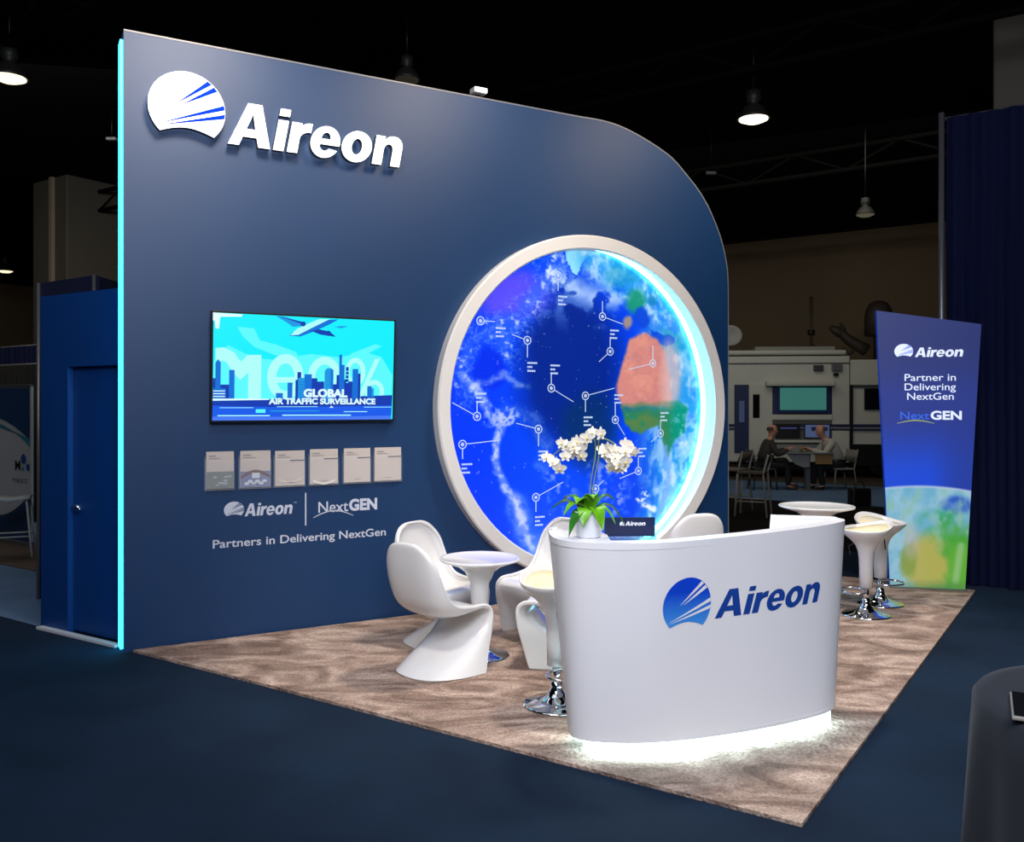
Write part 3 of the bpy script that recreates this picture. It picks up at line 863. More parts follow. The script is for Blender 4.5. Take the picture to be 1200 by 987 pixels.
# airplane
P_([(482, 200), (500, 182), (560, 160), (640, 118), (748, 114), (700, 140), (610, 180), (540, 205)], sbl, 4)
P_([(487, 198), (520, 165), (600, 128), (640, 112), (700, 112), (600, 160), (530, 196)], spale, 5)
P_([(410, 92), (450, 96), (560, 130), (570, 148), (500, 152), (470, 130)], smd, 3); P_([(430, 95), (560, 128), (570, 134), (540, 134)], sdk, 4)
P_([(590, 172), (640, 166), (700, 180), (735, 208), (650, 196)], sdk, 4)
for cx, cy, r in ((555, 137, 14), (692, 189, 15)): f.poly([tp(*p) for p in arc(cx, cy, r, r*.95, 0, 340, 16)], sdk, 6)
P_([(725, 155), (760, 150), (805, 152), (764, 162)], smd, 4)
a1, b1 = tp(562, 532); a2, b2 = tp(804, 532); f.text('GLOBAL', a1, b1, .058, swh, a2-a1, .05, layer=12)
a1, b1 = tp(378, 571); a2, b2 = tp(966, 571); f.text('AIR TRAFFIC SURVEILLANCE', a1, b1, .043, swh, a2-a1, .045, layer=12)
f.build('screen', tv, fn=lambda p: Vector((p.x, p.y-.003, p.z)))
MB().box((-TW/2+.004, -.004, TH/2-.03), (.014, .006, .06)).build('sensor', em('screen_white_dot', (230, 250, 255), 1.0), tv)
MB().box((0, .085, 0), (.5, .09, .3)).build('wall_mount', M_DARK, tv)

# ------------------------------------------------------------------ brochures on the wall
BX = [(240, 275, 529, 574), (280, 318, 528, 572), (321, 358, 528, 570), (362, 397, 526, 568), (402, 435, 525, 566), (438, 471, 524, 564)]
M_PAPER = mat('paper_warm', (204, 194, 186), .6)
M_ACR = mat('acrylic_clear', (235, 238, 245), .08, alpha=.07, spec=.6)
LB = ['leftmost, grey green photo on lower half', 'second from left, blue photo under brown arch', 'third from left, cream with faint pale arc',
      'fourth from left, bold white arc at foot', 'fifth from left, plain with dark line', 'rightmost, plain with dark line']
for i, (x0, x1, y0, y1) in enumerate(BX):
    u0, v1 = wpt(x0, y0+1, .03); u1, v0 = wpt(x1, y1, .03); w = u1-u0; h = v1-v0
    t = thing('brochure_holder', 'clear acrylic wall holder, the one %s' % ['at the left end of the row', 'second from left in the row', 'third from left, left of the middle', 'fourth from left, right of the middle', 'fifth from left in the row', 'at the right end of the row'][i], 'brochure holder', W0+WD*(u0+w/2)+Vector((0, 0, v0)), WANG, 'acrylic brochure holders under the television')
    MB().box((0, -.004, h*.44), (w, .004, h*.88)).build('back_plate', M_ACR, t)
    MB().box((0, -.036, h*.39), (w, .003, h*.78)).build('front_plate', M_ACR, t)
    MB().box((0, -.02, .002), (w, .034, .004)).build('tray', M_ACR, t)
    b = thing('brochure', 'white brochure under the television, %s' % LB[i], 'brochure', W0+WD*(u0+w/2)+WN*.016+Vector((0, 0, v0+.006)), WANG, 'brochures in a row under the television')
    f = Flat(.0012); f.mi(M_PAPER); f.mb.box((.004, 0, h/2), (w-.016, .008, h-.01)); W = w-.02; x_ = -W/2+.004
    if i == 0:
        f.rect(x_, .006, x_+W, h*.46, mat('cover_green', (120, 132, 128)), 5)
        for k in range(9): f.poly(arc(x_+W*random.uniform(.15, .85), h*random.uniform(.06, .38), .018, .007, 0, 330, 9), mat('cover_green2', (150, 156, 132) if k % 2 else (180, 190, 200)), 6)
    if i == 1:
        f.rect(x_, .006, x_+W, h*.44, mat('cover_lilac', (120, 130, 172)), 5)
        f.poly([(x_, h*.30)]+[(x_+W*k/10, h*(.32+.16*math.sin(PI*k/10))) for k in range(11)]+[(x_+W, h*.30)]+[(x_+W*k/10, h*(.25+.14*math.sin(PI*k/10))) for k in range(10, -1, -1)], mat('cover_brown', (112, 84, 78)), 6)
        f.rect(x_+W*.38, h*.26, x_+W*.64, h*.40, mat('cover_white', (214, 220, 230)), 7)
        for k in range(6): f.poly(arc(x_+W*(.2+.12*k), h*(.12+.06*(k % 2)), .02, .012, 0, 330, 9), mat('cover_white', (214, 220, 230)), 7)
    if i in (2, 3):
        n_ = 12; y_ = .22 if i == 2 else .14; m_ = mat('cover_arc%d' % i, (245, 240, 232) if i == 3 else (238, 222, 205)); tk = .05 if i == 3 else .035
        f.poly([(x_+W*(.1+.8*k/n_), h*(y_-.09*math.sin(PI*k/n_))) for k in range(n_+1)]+[(x_+W*(.1+.8*k/n_), h*(y_-tk-.09*math.sin(PI*k/n_))) for k in range(n_, -1, -1)], m_, 6)
    if i >= 2: f.rect(x_+W*.5, h*.70, x_+W, h*.725, mat('cover_line', (60, 62, 80)), 6)
    f.rect(x_+W*.08, h*.86, x_+W*.35, h*.88, mat('cover_text', (140, 140, 150)), 6)
    f.rect(x_+W*.08, h*.80, x_+W*.5, h*.812, mat('cover_text', (140, 140, 150)), 6)
    f.rect(x_+W*.38, h*.10, x_+W*.62, h*.115, mat('cover_text', (140, 140, 150)), 8)
    f.build('printed_sheets', b)

# ================================================================== FURNITURE
Z0 = RUGZ


def chair_mesh():
    rows = [((-.240, .864), (-.236, .856), .09), ((-.246, .850), (-.222, .815), .170), ((-.246, .79), (-.190, .740), .226), ((-.240, .69), (-.160, .65), .246),
            ((-.222, .58), (-.125, .565), .250), ((-.185, .475), (-.078, .500), .248), ((-.115, .408), (-.02, .463), .243), ((-.01, .385), (.07, .445), .238),
            ((.11, .398), (.15, .438), .236), ((.195, .418), (.215, .436), .235), ((.25, .415), (.262, .425), .235), ((.285, .385), (.296, .39), .236),
            ((.270, .325), (.298, .33), .237), ((.205, .26), (.288, .262), .238), ((.10, .19), (.268, .195), .242), ((-.02, .12), (.245, .13), .250),
            ((-.14, .055), (.222, .062), .262), ((-.225, .0), (.200, .0), .275)]
    cs = catmull([(a[0], a[1], 0) for a, b, w in rows], 4); es = catmull([(b[0], b[1], 0) for a, b, w in rows], 4); ws = catmull([(w, 0, 0) for a, b, w in rows], 4)
    nt_ = 22; vs = []; fs = []
    for c, e, w in zip(cs, es, ws):
        for k in range(nt_+1):
            t = -1+2*k/nt_
            x = w.x*math.sin(t*PI/2)*(.96+.04*abs(t)); q = abs(t)**2.6
            p = c.lerp(e, q); vs.append((x, p.x, max(0, p.y)))
    R = len(cs)
    for i in range(R-1):
        for k in range(nt_):
            fs.append((i*(nt_+1)+k, i*(nt_+1)+k+1, (i+1)*(nt_+1)+k+1, (i+1)*(nt_+1)+k))
    m = MB().add(vs, fs, 0, True)
    return m, R, nt_, vs


def face_rot(fx, fy): return math.atan2(fy, fx)-PI/2


cm, R_, n_, cvs = chair_mesh()
first_chair = None
CHAIRS = [((-.515, 5.86), (.70, .71), 'white moulded S-shaped chair seen from behind at the left of the low round table'),
          ((-.56, 6.62), (.80, -.60), 'white moulded S-shaped chair against the wall, facing right behind the leftmost chair'),
          ((.265, 6.81), (-.75, -.66), 'white moulded chair right of the low table, farther one whose back rises beside the counter'),
          ((.38, 6.13), (-.95, .22), 'white moulded chair right of the low table, nearer one partly behind the stool'),
          ((1.46, 7.45), (-.35, .90), 'white moulded chair whose rounded back shows above the counter')]
for (x, y), (fx, fy), lb in CHAIRS:
    if first_chair is None:
        first_chair = thing('moulded_chair', lb, 'chair', (x, y, Z0), face_rot(fx, fy), 'white moulded chairs')
        o = cm.build('shell', M_WHITE, first_chair, solid=-.014, recalc=False)
        nn = n_+1
        rim = [cvs[i*nn] for i in range(R_)]; rim2 = [cvs[i*nn+n_] for i in range(R_)]
        path = rim[::-1]+[cvs[k] for k in range(1, n_)]+rim2
        path = [p for p in path]
        path = [(p[0], p[1], max(p[2], .012)) for p in path]
        MB().tube(path, .012, 8).build('rim', M_WHITE, first_chair)
    else:
        dup(first_chair, (x, y, Z0), face_rot(fx, fy), lb)


def lathe_base(t, r=.2):
    MB().lathe([(r, 0), (r, .006), (r*.93, .013), (r*.62, .026), (r*.34, .05), (r*.2, .085), (.034, .11), (.034, .14), (.001, .14)], 56).build('base', M_CHROME, t)


def round_table(loc, rad, ht, label, rot=0, stemr=.045):
    t = thing('round_table', label, 'table', loc, rot)
    MB().lathe([(.001, ht-.014), (rad-.05, ht-.014), (rad-.02, ht-.004), (rad-.006, ht), (rad, ht-.006), (rad-.004, ht-.016), (rad*.80, ht-.034), (rad*.55, ht-.058), (rad*.36, ht-.10), (rad*.24, ht-.18), (stemr+.02, ht-.28), (stemr+.006, ht-.40), (stemr+.002, ht*.35), (stemr, ht*.28), (.001, ht*.28)], 64).build('pedestal_top', M_WHITE, t)
    MB().lathe([(.001, .1), (.03, .1), (.03, ht*.29), (.001, ht*.29)], 24).build('gas_column', M_CHROME, t)
    lathe_base(t, .21)
    return t


round_table((-.228, 6.22, Z0), .285, .69, 'low white round pedestal table between the moulded chairs')
round_table((2.70, 7.83, Z0), .325, .875, 'taller white round pedestal table behind the right end of the counter')


def make_stool(label, loc, rz, grp):
    t = thing('swivel_stool', label, 'stool', loc, rz, grp)
    # bucket seat : back (local -y) rises
    def lift(p):
        r = math.hypot(p.x, p.y); b = max(0, (-p.y)/.2)
        k = sst1(p.z, .60, .74)
        return Vector((p.x*1.06, p.y*.96, p.z+k*(.050*b**1.6-.010*abs(p.x)/.2-.012*max(0, p.y/.2))))
    def sst1(v, a, b_): q = min(1, max(0, (v-a)/(b_-a))); return q*q*(3-2*q)
    prof = [(.001, .655), (.08, .658), (.14, .678), (.185, .712), (.203, .738), (.212, .742), (.216, .735), (.206, .712), (.172, .668), (.125, .628), (.088, .585), (.068, .535), (.060, .47), (.056, .38), (.054, .235), (.001, .235)]
    MB().lathe(prof, 56, fn=lift).build('bucket_seat', M_CREAM if False else M_WHITE, t)
    MB().lathe([(.001, .665), (.078, .668), (.136, .688), (.180, .722), (.176, .7), (.14, .677), (.08, .657), (.001, .654)], 48, fn=lift).build('seat_lining', M_CREAM, t)
    MB().lathe([(.001, .1), (.024, .1), (.024, .245), (.001, .245)], 24).build('gas_column', M_CHROME, t)
    MB().tube(catmull([(0, .026, .215), (-.10, .05, .21), (-.13, .12, .205), (-.08, .18, .20), (0, .195, .20), (.08, .18, .20), (.13, .12, .205), (.10, .05, .21)], 5, True), .009, 8, closed=True).build('footrest', M_CHROME, t)
    lathe_base(t, .2)
    MB().tube([(.04, .08, .60), (.075, .115, .57), (.06, .11, .50)], .006, 8).build('lever', M_DARK, t)
    return t


s1 = make_stool('white swivel bar stool at the left end of the counter', (.262, 5.20, Z0), math.radians(212), 'white swivel bar stools')
dup(s1, (2.975, 7.42, Z0), math.radians(95), 'nearer of the two white swivel stools right of the counter')
dup(s1, (3.27, 7.84, Z0), math.radians(205), 'farther of the two white swivel stools, beside the tall banner')

# ------------------------------------------------------------------ counter
HC, HB = 1.10, .10
top_px = [(646, 619), (643, 624), (649, 630.5), (665, 634.5), (690, 636.7), (720, 637.8), (750, 637.5), (780, 636.5), (820, 633.3), (860, 629.3), (900, 625), (940, 620), (972, 615.2), (987, 611.8)]
bot_px = [(668, 851), (666, 856), (669, 862), (677, 866), (692, 869.3), (715, 871), (742, 871.5), (770, 870.6), (806, 867.5), (844, 862.5), (882, 856.5), (920, 849), (955, 840.3), (971, 834.5)]
top = [fl(x, y, HC) for x, y in top_px]; bot = [fl(x, y, HB) for x, y in bot_px]
tend = [fl(990, 609.6, HC), fl(984, 608, HC), fl(965, 606.8, HC), fl(935, 606, HC), fl(903, 605, HC)]
sh = bot[-1]-top[-1]
bend = [Vector((p.x+sh.x*.9, p.y+sh.y*1.0, HB)) for p in tend]
tback = [Vector((.27, 4.80, HC))]; bback = [Vector((.36, 4.72, HB))]
top = tback+top+tend; bot = bback+bot+bend
tc_ = catmull(top, 6); bc_ = catmull(bot, 6)
ctr = thing('reception_counter', 'white curved boat-shaped reception counter with blue orb logo and glowing plinth', 'counter', (0, 0, 0))
m = MB(); NV = 10; vs = []; fs = []
for a_, b_ in zip(tc_, bc_):
    for j in range(NV+1):
        t = j/NV; p = b_.lerp(a_, t); vs.append(p)
nn = len(tc_)
for i in range(nn-1):
    for j in range(NV): fs.append((i*(NV+1)+j, (i+1)*(NV+1)+j, (i+1)*(NV+1)+j+1, i*(NV+1)+j+1))
m.add(vs, fs, 0, True)
shell = m.build('curved_front', M_COUNTER, ctr, solid=-.045, recalc=False)
cen = sum(tc_, Vector())/len(tc_)
# decks
inner = lambda pts, k, z: [(cen.x+(p.x-cen.x)*k, cen.y+(p.y-cen.y)*k) for p in pts]
xs = [p for p in tc_]
deck = [(p.x, p.y) for p in tc_ if p.x < .50 and p.y < 5.0]
deck = [(x+.012, y+.012) for x, y in deck]+[(.50, 4.66)]
def nrm_(i):
    t = (tc_[min(i+1, nn-1)]-tc_[max(i-1, 0)]).normalized(); return Vector((-t.y, t.x, 0))
wid_ = [.10 if p.x < 1.5 and p.y < 5 else max(.05, .10-.05*(i-nn*.72)/(nn*.1)) for i, p in enumerate(tc_)]
wid_ = [min(a_, .10 if p.x > .45 else .045) for a_, p in zip(wid_, tc_)]
rim_in = [tc_[i]+nrm_(i)*wid_[i] for i in range(nn)]
rv = []; rf = []
for i in range(nn):
    for q_, z_ in ((tc_[i], HC+.002), (rim_in[i], HC+.002), (rim_in[i], HC-.03), (tc_[i], HC-.03)): rv.append((q_.x, q_.y, z_))
for i in range(nn-1):
    for k in range(4): rf.append((i*4+k, i*4+(k+1) % 4, i*4+4+(k+1) % 4, i*4+4+k))
rf += [(0, 1, 2, 3), ((nn-1)*4+3, (nn-1)*4+2, (nn-1)*4+1, (nn-1)*4)]
MB().add(rv, rf).build('top_rim', M_COUNTER, ctr, recalc=False)
MB().prism(deck, HC-.03, HC-.001).build('end_top', M_COUNTER, ctr)
wk = [(cen.x+(p.x-cen.x)*.95, cen.y+(p.y-cen.y)*.86+.03) for p in tc_]
MB().prism(wk, .97, 1.0).build('work_shelf', M_COUNTER, ctr)
bt_ = [(p.x, p.y) for p in bc_]
MB().prism(bt_, HB, HB+.02).build('bottom_board', M_COUNTER, ctr)
ccx = sum(p[0] for p in bt_)/len(bt_); ccy = sum(p[1] for p in bt_)/len(bt_)
pl_ = [(max(.372, ccx+(x-ccx)*.955), ccy+(y-ccy)*.90) for x, y in bt_]
MB().prism(pl_, Z0, HB).build('lit_plinth', mat('plinth_led', (240, 250, 250), .5, emit=(195, 246, 255), es=9), ctr)
# counter logo laid on the curved front
def surf_at(px, py):
    """nearest intersection of the sight ray with the counter front"""
    best = None
    for i in range(12, nn-2):
        for t in (0,):
            a1, b1, a2, b2 = tc_[i], bc_[i], tc_[i+1], bc_[i+1]
        d = Vector(((px-CX)/F, 1, (HY-py)/F)); o = Vector((0, 0, H))
        n = (a1-b1).cross(a2-b1)
        if abs(n.dot(d)) < 1e-9: continue
        s = n.dot(b1-o)/n.dot(d); q = o+d*s
        # parametric check along the strip
        z = (q.z-HB)/(HC-HB); l = b1.lerp(a1, z); r = b2.lerp(a2, z); e_ = (r-l); k = (q-l).dot(e_)/e_.dot(e_)
        if -.02 <= k <= 1.02 and s > 0 and (best is None or s < best[0]): best = (s, q, n.normalized())
    return best
# arc-length chart of the front at mid height so the print is laid on the sheet
mid = [b_.lerp(a_, .70) for a_, b_ in zip(tc_, bc_)]
cum = [0]
for i in range(1, nn): cum.append(cum[-1]+(mid[i]-mid[i-1]).length)
def chart(s, z, lift):
    zz = (z-HB)/(HC-HB); s = max(0, min(cum[-1]-1e-4, s)); i = 0
    while cum[i+1] < s: i += 1
    k = (s-cum[i])/(cum[i+1]-cum[i])
    p = bc_[i].lerp(tc_[i], zz).lerp(bc_[i+1].lerp(tc_[i+1], zz), k)
    tg = (mid[i+1]-mid[i]).normalized(); n = Vector((tg.y, -tg.x, 0))
    return p+n*lift
def chart_inv(px, py):
    best = None
    for k in range(200, 1000):
        s = cum[-1]*k/1000
        p = chart(s, .6, 0); x = CX+F*p.x/p.y
        if best is None or abs(x-px) < best[0]:
            if p.y < 5.3: best = (abs(x-px), s, p.y)
    s = best[1]; return s, H+(HY-py)/F*best[2]
# refine height with real depth
def ci(px, py):
    s, z = chart_inv(px, py)
    p = chart(s, z, 0); z = H+(HY-py)/F*p.y; return s, z
f = Flat(.0004)
mlb = mat('logo_blue', (22, 88, 196), .4); mlb2 = mat('logo_navy', (24, 66, 152), .4); mlw = mat('logo_white', (232, 232, 236), .4)
m_g = bpy.data.materials.new('logo_blue_gradient'); m_g.use_nodes = True
g_nt = m_g.node_tree; g_b = g_nt.nodes['Principled BSDF']; g_tc = g_nt.nodes.new('ShaderNodeTexCoord'); g_s = g_nt.nodes.new('ShaderNodeSeparateXYZ'); g_r = g_nt.nodes.new('ShaderNodeValToRGB'); g_m = g_nt.nodes.new('ShaderNodeMapRange')
g_nt.links.new(g_tc.outputs['Object'], g_s.inputs[0]); g_nt.links.new(g_s.outputs['Z'], g_m.inputs['Value']); g_nt.links.new(g_m.outputs[0], g_r.inputs[0]); g_nt.links.new(g_r.outputs[0], g_b.inputs['Base Color'])
L0, T0 = ci(775, 690)[0], ci(802, 677)[1]; L1 = ci(830, 700)[0]
rx_ = (L1-L0)/2; ocz_ = T0-rx_; g_m.inputs['From Min'].default_value = ocz_-rx_*.9; g_m.inputs['From Max'].default_value = ocz_+rx_*.5
g_r.color_ramp.elements[0].color = srgb(70, 160, 235); g_r.color_ramp.elements[1].color = srgb(10, 66, 205); g_b.inputs['Roughness'].default_value = .4
f.orb(L0+rx_, ocz_, rx_, rx_, m_g, mlw, 2)
RAY2 = 1
wa, wz = ci(836, 725); wb, wz2 = ci(959, 713); tz = ci(862, 689)[1]
f.word(wa, wz, wb-wa, tz-wz, mlb2, 2)
# finer grid so the big orb follows the curve
bm = bmesh.new()
me_ = bpy.data.meshes.new('tmp'); me_.from_pydata([tuple(p) for p in f.mb.v], [], f.mb.f); me_.polygons.foreach_set('material_index', f.mb.m); bm.from_mesh(me_)
bmesh.ops.subdivide_edges(bm, edges=[e for e in bm.edges if e.calc_length() > .06], cuts=4)
bm.to_mesh(me_); bm.free()
mi_ = [p.material_index for p in me_.polygons]; lo = len(me_.vertices)
f.mb.v = [chart(v.co.x, v.co.z, .001-v.co.y) for v in me_.vertices]; f.mb.f = [tuple(p.vertices) for p in me_.polygons]; f.mb.m = mi_; f.mb.sm = [False]*len(mi_)
f.mb.build('front_logo', f.mats, ctr, recalc=False)

# tabletop sign behind the rim
pc = atd(738, 620, 4.98); 
ts = thing('tabletop_sign', 'small dark blue tabletop sign with white lettering on a clear base on the counter', 'sign', (pc.x, pc.y, 1.001), .05)
MB().box((0, 0, .093), (.285, .012, .106)).build('panel', mat('sign_navy', (8, 28, 70), .3), ts)
MB().box((0, .01, .022), (.29, .10, .044)).build('base', mat('acrylic_base', (90, 130, 170), .1, alpha=.5), ts, bevel=.004)
f = Flat(.001); f.orb(-.045, .110, .014, .014, mat('sign_white', (225, 232, 240)), mat('sign_navy', (8, 28, 70), .3), 8); f.word(-.026, .101, .115, .024, mat('sign_white', (225, 232, 240)), 8); f.build('print', ts)

# ------------------------------------------------------------------ orchid
pp = atd(690, 628, 4.56); pp.z = HC
orc = thing('potted_orchid', 'white orchid with two arching flower sprays in a white pot on the counter', 'potted plant', (pp.x, pp.y, HC))
MB().lathe([(.001, 0), (.058, 0), (.064, .01), (.082, .125), (.086, .135), (.080, .137), (.076, .12), (.060, .10), (.001, .10)], 40).build('pot', mat('pot_white', (226, 230, 238), .25), orc)
MB().lathe([(.001, .112), (.05, .112), (.074, .105), (.074, .10), (.001, .10)], 24).build('soil', mat('soil', (60, 46, 34), .9, noise=.3, nscale=60), orc)
M_LEAF = mat('orchid_leaf', (92, 160, 22), .35, noise=.25, nscale=14); M_LEAF2 = mat('orchid_leaf_dark', (40, 110, 30), .35, noise=.2, nscale=14)
def leaf(an, L, w, rise, droop, m):
    n = 12; vs = []; fs = []
    for i in range(n+1):
        t = i/n; r = .02+L*t; z = .12+rise*math.sin(min(1, t*1.3)*PI/2)-droop*t*t
        ww = w*math.sin(PI*min(1, .12+t*.9))**.7*(1-.15*t)
        if i == n: ww = .002
        for k, s in ((0, -1), (1, 0), (2, 1)):
            vs.append((r*math.cos(an)-s*ww*math.sin(an), r*math.sin(an)+s*ww*math.cos(an), z+.010*abs(s)*1.0))
    for i in range(n):
        for k in range(2): fs.append((i*3+k, i*3+k+1, i*3+k+4, i*3+k+3))
    MB().add(vs, fs, 0, True).build('leaf', m, orc, solid=.003, subsurf=1)
for an, L, w, r_, d, mm in ((3.5, .12, .045, .09, .10, M_LEAF), (4.4, .10, .05, .07, .13, M_LEAF), (5.2, .11, .048, .08, .16, M_LEAF), (2.7, .13, .04, .11, .06, M_LEAF2), (4.0, .09, .045, .11, .06, M_LEAF), (4.9, .07, .04, .12, .04, M_LEAF), (3.9, .13, .04, .05, .16, M_LEAF2), (.2, .17, .022, .09, .15, M_LEAF2), (5.9, .12, .026, .07, .12, M_LEAF), (1.6, .1, .03, .09, .04, M_LEAF2), (3.0, .17, .016, .09, .07, M_LEAF2), (.5, .14, .016, .11, .05, M_LEAF2)):
    leaf(an, L, w, r_, d, mm)
PXM = pp.y/F
def fpos(x, y, dy=0): return Vector(((x-690)*PXM, dy, H+(HY-y)*PXM-HC))
M_STEM = mat('orchid_stem', (120, 140, 90), .5)
s1p = catmull([(0, 0, .12), (.01, .0, .28), (.035, .01, .42), (.03, .0, .50), fpos(692, 511), fpos(675, 516), fpos(655, 528), fpos(643, 540)], 6)
s2p = catmull([(.01, 0, .12), (.03, .01, .3), (.05, .0, .40), fpos(703, 515, .0), fpos(720, 520, -.01), fpos(728, 534, -.01), fpos(722, 548, -.02)], 6)
MB().tube(s1p, .0035, 7).build('stem', M_STEM, orc); MB().tube(s2p, .0035, 7).build('stem', M_STEM, orc)
M_PET = mat('orchid_petal', (246, 240, 226), .5, emit=None); M_LIP = mat('orchid_lip', (236, 214, 130), .5)
def flower(pos, yaw, tilt, s, rootname='flower'):
    vs = []; fs = []
    m = MB()
    for k, (an, w, L) in enumerate(((90, .5, 1.0), (18, .85, 1.02), (162, .85, 1.02), (-52, .5, .95), (-128, .5, .95))):
        q = math.radians(an); pts = []
        n = 6
        b0 = len(vs)
        for i in range(n+1):
            t = i/n; r = L*s*t; ww = w*s*.55*math.sin(PI*(.08+.84*t))**.8
            for sgn in (-1, 0, 1):
                vs.append(Vector((r*math.cos(q)-sgn*ww*math.sin(q), -.12*s*(1-t)-.10*s*abs(sgn)*t, r*math.sin(q)+sgn*ww*math.cos(q))))
        for i in range(n):
            for j in range(2): fs.append((b0+i*3+j, b0+i*3+j+1, b0+i*3+j+4, b0+i*3+j+3))
    M_ = Matrix.Rotation(yaw, 3, 'Z') @ Matrix.Rotation(tilt, 3, 'X')
    m.add([M_ @ v+pos for v in vs], fs, 0, True)
    lp = MB().lathe([(.001, -.2*s), (.16*s, -.1*s), (.12*s, .12*s), (.001, .2*s)], 8)
    m.add([M_ @ (v+Vector((0, -.2*s, -.12*s)))+pos for v in lp.v], lp.f, 1, True)
    return m.build('flower', [M_PET, M_LIP], orc, recalc=False)
FL = [(695, 507), (702, 508), (656, 519), (664, 523), (670, 521), (676, 517), (684, 518), (687, 512), (667, 532), (674, 530), (680, 533), (662, 534), (651, 543), (655, 548), (648, 541), (641, 536), (672, 525), (679, 525),
      (706, 527), (713, 524), (719, 527), (712, 533), (720, 535), (727, 533), (717, 541), (724, 543), (731, 540), (718, 548), (726, 549), (733, 520), (738, 527), (742, 530), (731, 528), (709, 530), (729, 546), (735, 523)]
for i, (x, y) in enumerate(FL):
    flower(fpos(x, y, -.02-.05*random.random()+(.05 if i % 3 == 0 else 0)), random.uniform(-.7, .7), random.uniform(-.4, .5), .031+.007*random.random())

# ------------------------------------------------------------------ tower banner
bl = fl(1043, 690); br_ = fl(1131, 694)
ban = thing('tower_banner', 'tall tapered blue banner with an Earth picture at its foot near the drape', 'banner', (bl.x, bl.y, Z0), math.atan2(br_.y-bl.y, br_.x-bl.x))
bwid = (br_-bl).length
bxd = (br_-bl).normalized()
def bpt(x, y):
    d = Vector(((x-CX)/F, 1, 0)); nrm = Vector((bxd.y, -bxd.x, 0)); t = bl.dot(nrm)/d.dot(nrm); p = d*t
    return ((p-bl).dot(bxd), H+(HY-y)/F*t-Z0)
BQ = [bpt(1043, 690), bpt(1131, 693), bpt(1150, 380), bpt(1027, 364)]
BQ[0] = (BQ[0][0], 0.0); BQ[1] = (BQ[1][0], 0.0)
MB().prism(BQ, .001, .09, 'y').build('lightbox_body', mat('banner_side_blue', (40, 90, 200), .4, emit=(10, 50, 200), es=.15), ban)
nx, nz = 90, 300
uu, vv = np.meshgrid(np.linspace(0, 1, nx), np.linspace(0, 1, nz)); uu = uu.ravel(); vv = vv.ravel()
q = [np.array(p) for p in BQ]
PB = ((1-uu)*(1-vv))[:, None]*q[0]+(uu*(1-vv))[:, None]*q[1]+(uu*vv)[:, None]*q[2]+((1-uu)*vv)[:, None]*q[3]
bx = bl.x+PB[:, 0]*bxd.x; by = bl.y+PB[:, 0]*bxd.y; pxx = CX+F*bx/by; pyy = HY-F*(PB[:, 1]+Z0-H)/by
def banner_color(x, y):
    c = np.ones((len(x), 3))*np.array([36, 52, 122])/255
    c = mixc(c, (40, 62, 165), sst(y, 400, 480)*.7)
    c = mixc(c, (22, 80, 235), sst(y, 480, 565)*sst(x, 1145, 1085))
    c = mixc(c, (34, 70, 190), sst(y, 480, 565)*sst(x, 1085, 1145)*.7)
    hor = 569+(x-1085)**2*.0016+(x-1040)*.03
    e = y-hor
    n1 = fbm(x/14, y/18, 5, 4); n2 = fbm(x/30, y/30, 8); n3 = fbm(x/9, y/16, 13, 4)
    E_ = sst(e, -1, 1.5)
    g = np.ones((len(x), 3))*np.array([120, 190, 225])/255
    g = mixc(g, (170, 215, 235), sst(n1, .25, .75)*.9)
    g = mixc(g, (40, 90, 205), sst(np.hypot((x-1122)/20, (y-592)/11), 1.3, .6)*(.5+.5*sst(n1, .75, .35)))
    g = mixc(g, (50, 170, 130), sst(np.hypot((x-1100)/28, (y-610)/14), 1.3, .4)*sst(n1, .2, .7))
    green = sst(y+n1*30, 615, 645)*sst(x+n1*20, 1080, 1105); g = mixc(g, (78, 175, 62), green)
    g = mixc(g, (150, 205, 190), sst(n3, .45, .8)*sst(y, 670, 620)*.8)
    yel = sst(np.hypot((x-1084)/30, (y-662)/34)+(n1-.5)*.6, 1.2, .6); g = mixc(g, (196, 188, 96), yel*.95)
    g = mixc(g, (120, 160, 70), sst(np.hypot((x-1064)/10, (y-655)/26)+(n1-.5), 1.2, .4)*.6)
    g = mixc(g, (200, 190, 180), sst(np.hypot((x-1068)/10, (y-635)/22), 1.3, .5)*.5)
    g = mixc(g, (110, 190, 60), sst(x, 1106, 1118)*sst(y, 630, 650)*.8)
    g = mixc(g, (180, 215, 170), sst(pdist(x, y, [(1126, 640), (1120, 680)]), 7, 1)*.6)
    g = mixc(g, (90, 140, 90), sst(y, 676, 692)*.6)
    c = c*(1-E_[:, None])+g*E_[:, None]
    return mixc(c, (225, 235, 250), sst(abs(e), 2.2, .4)*.7)
fcs = [(j*nx+i, j*nx+i+1, (j+1)*nx+i+1, (j+1)*nx+i) for j in range(nz-1) for i in range(nx-1)]
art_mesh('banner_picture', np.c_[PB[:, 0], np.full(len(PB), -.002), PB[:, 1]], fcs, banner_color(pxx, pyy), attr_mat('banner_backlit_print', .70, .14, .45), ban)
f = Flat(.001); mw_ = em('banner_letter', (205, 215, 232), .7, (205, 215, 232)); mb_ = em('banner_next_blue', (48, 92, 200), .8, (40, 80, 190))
def bt2(x0, x1, yb, yt, s, m, bold=0, sh=0):
    u0, v0 = bpt(x0, yb); u1, _ = bpt(x1, yb); _, v1 = bpt(x0, yt)
    f.text(s, u0, v0, v1-v0, m, u1-u0, bold, sh, layer=4)
u0, v0 = bpt(1048, 412); u1, v1 = bpt(1070, 404.5); r_ = (u1-u0)/2
f.orb(u0+r_, v0, r_, r_*.85, mw_, mb_, 4)
u0, v0 = bpt(1072, 418.5); u1, _ = bpt(1129.5, 418); _, v1 = bpt(1072, 407.5); f.word(u0, v0, u1-u0, v1-v0, mw_, 4)
f.build('banner_logo', ban); f = Flat(.001)
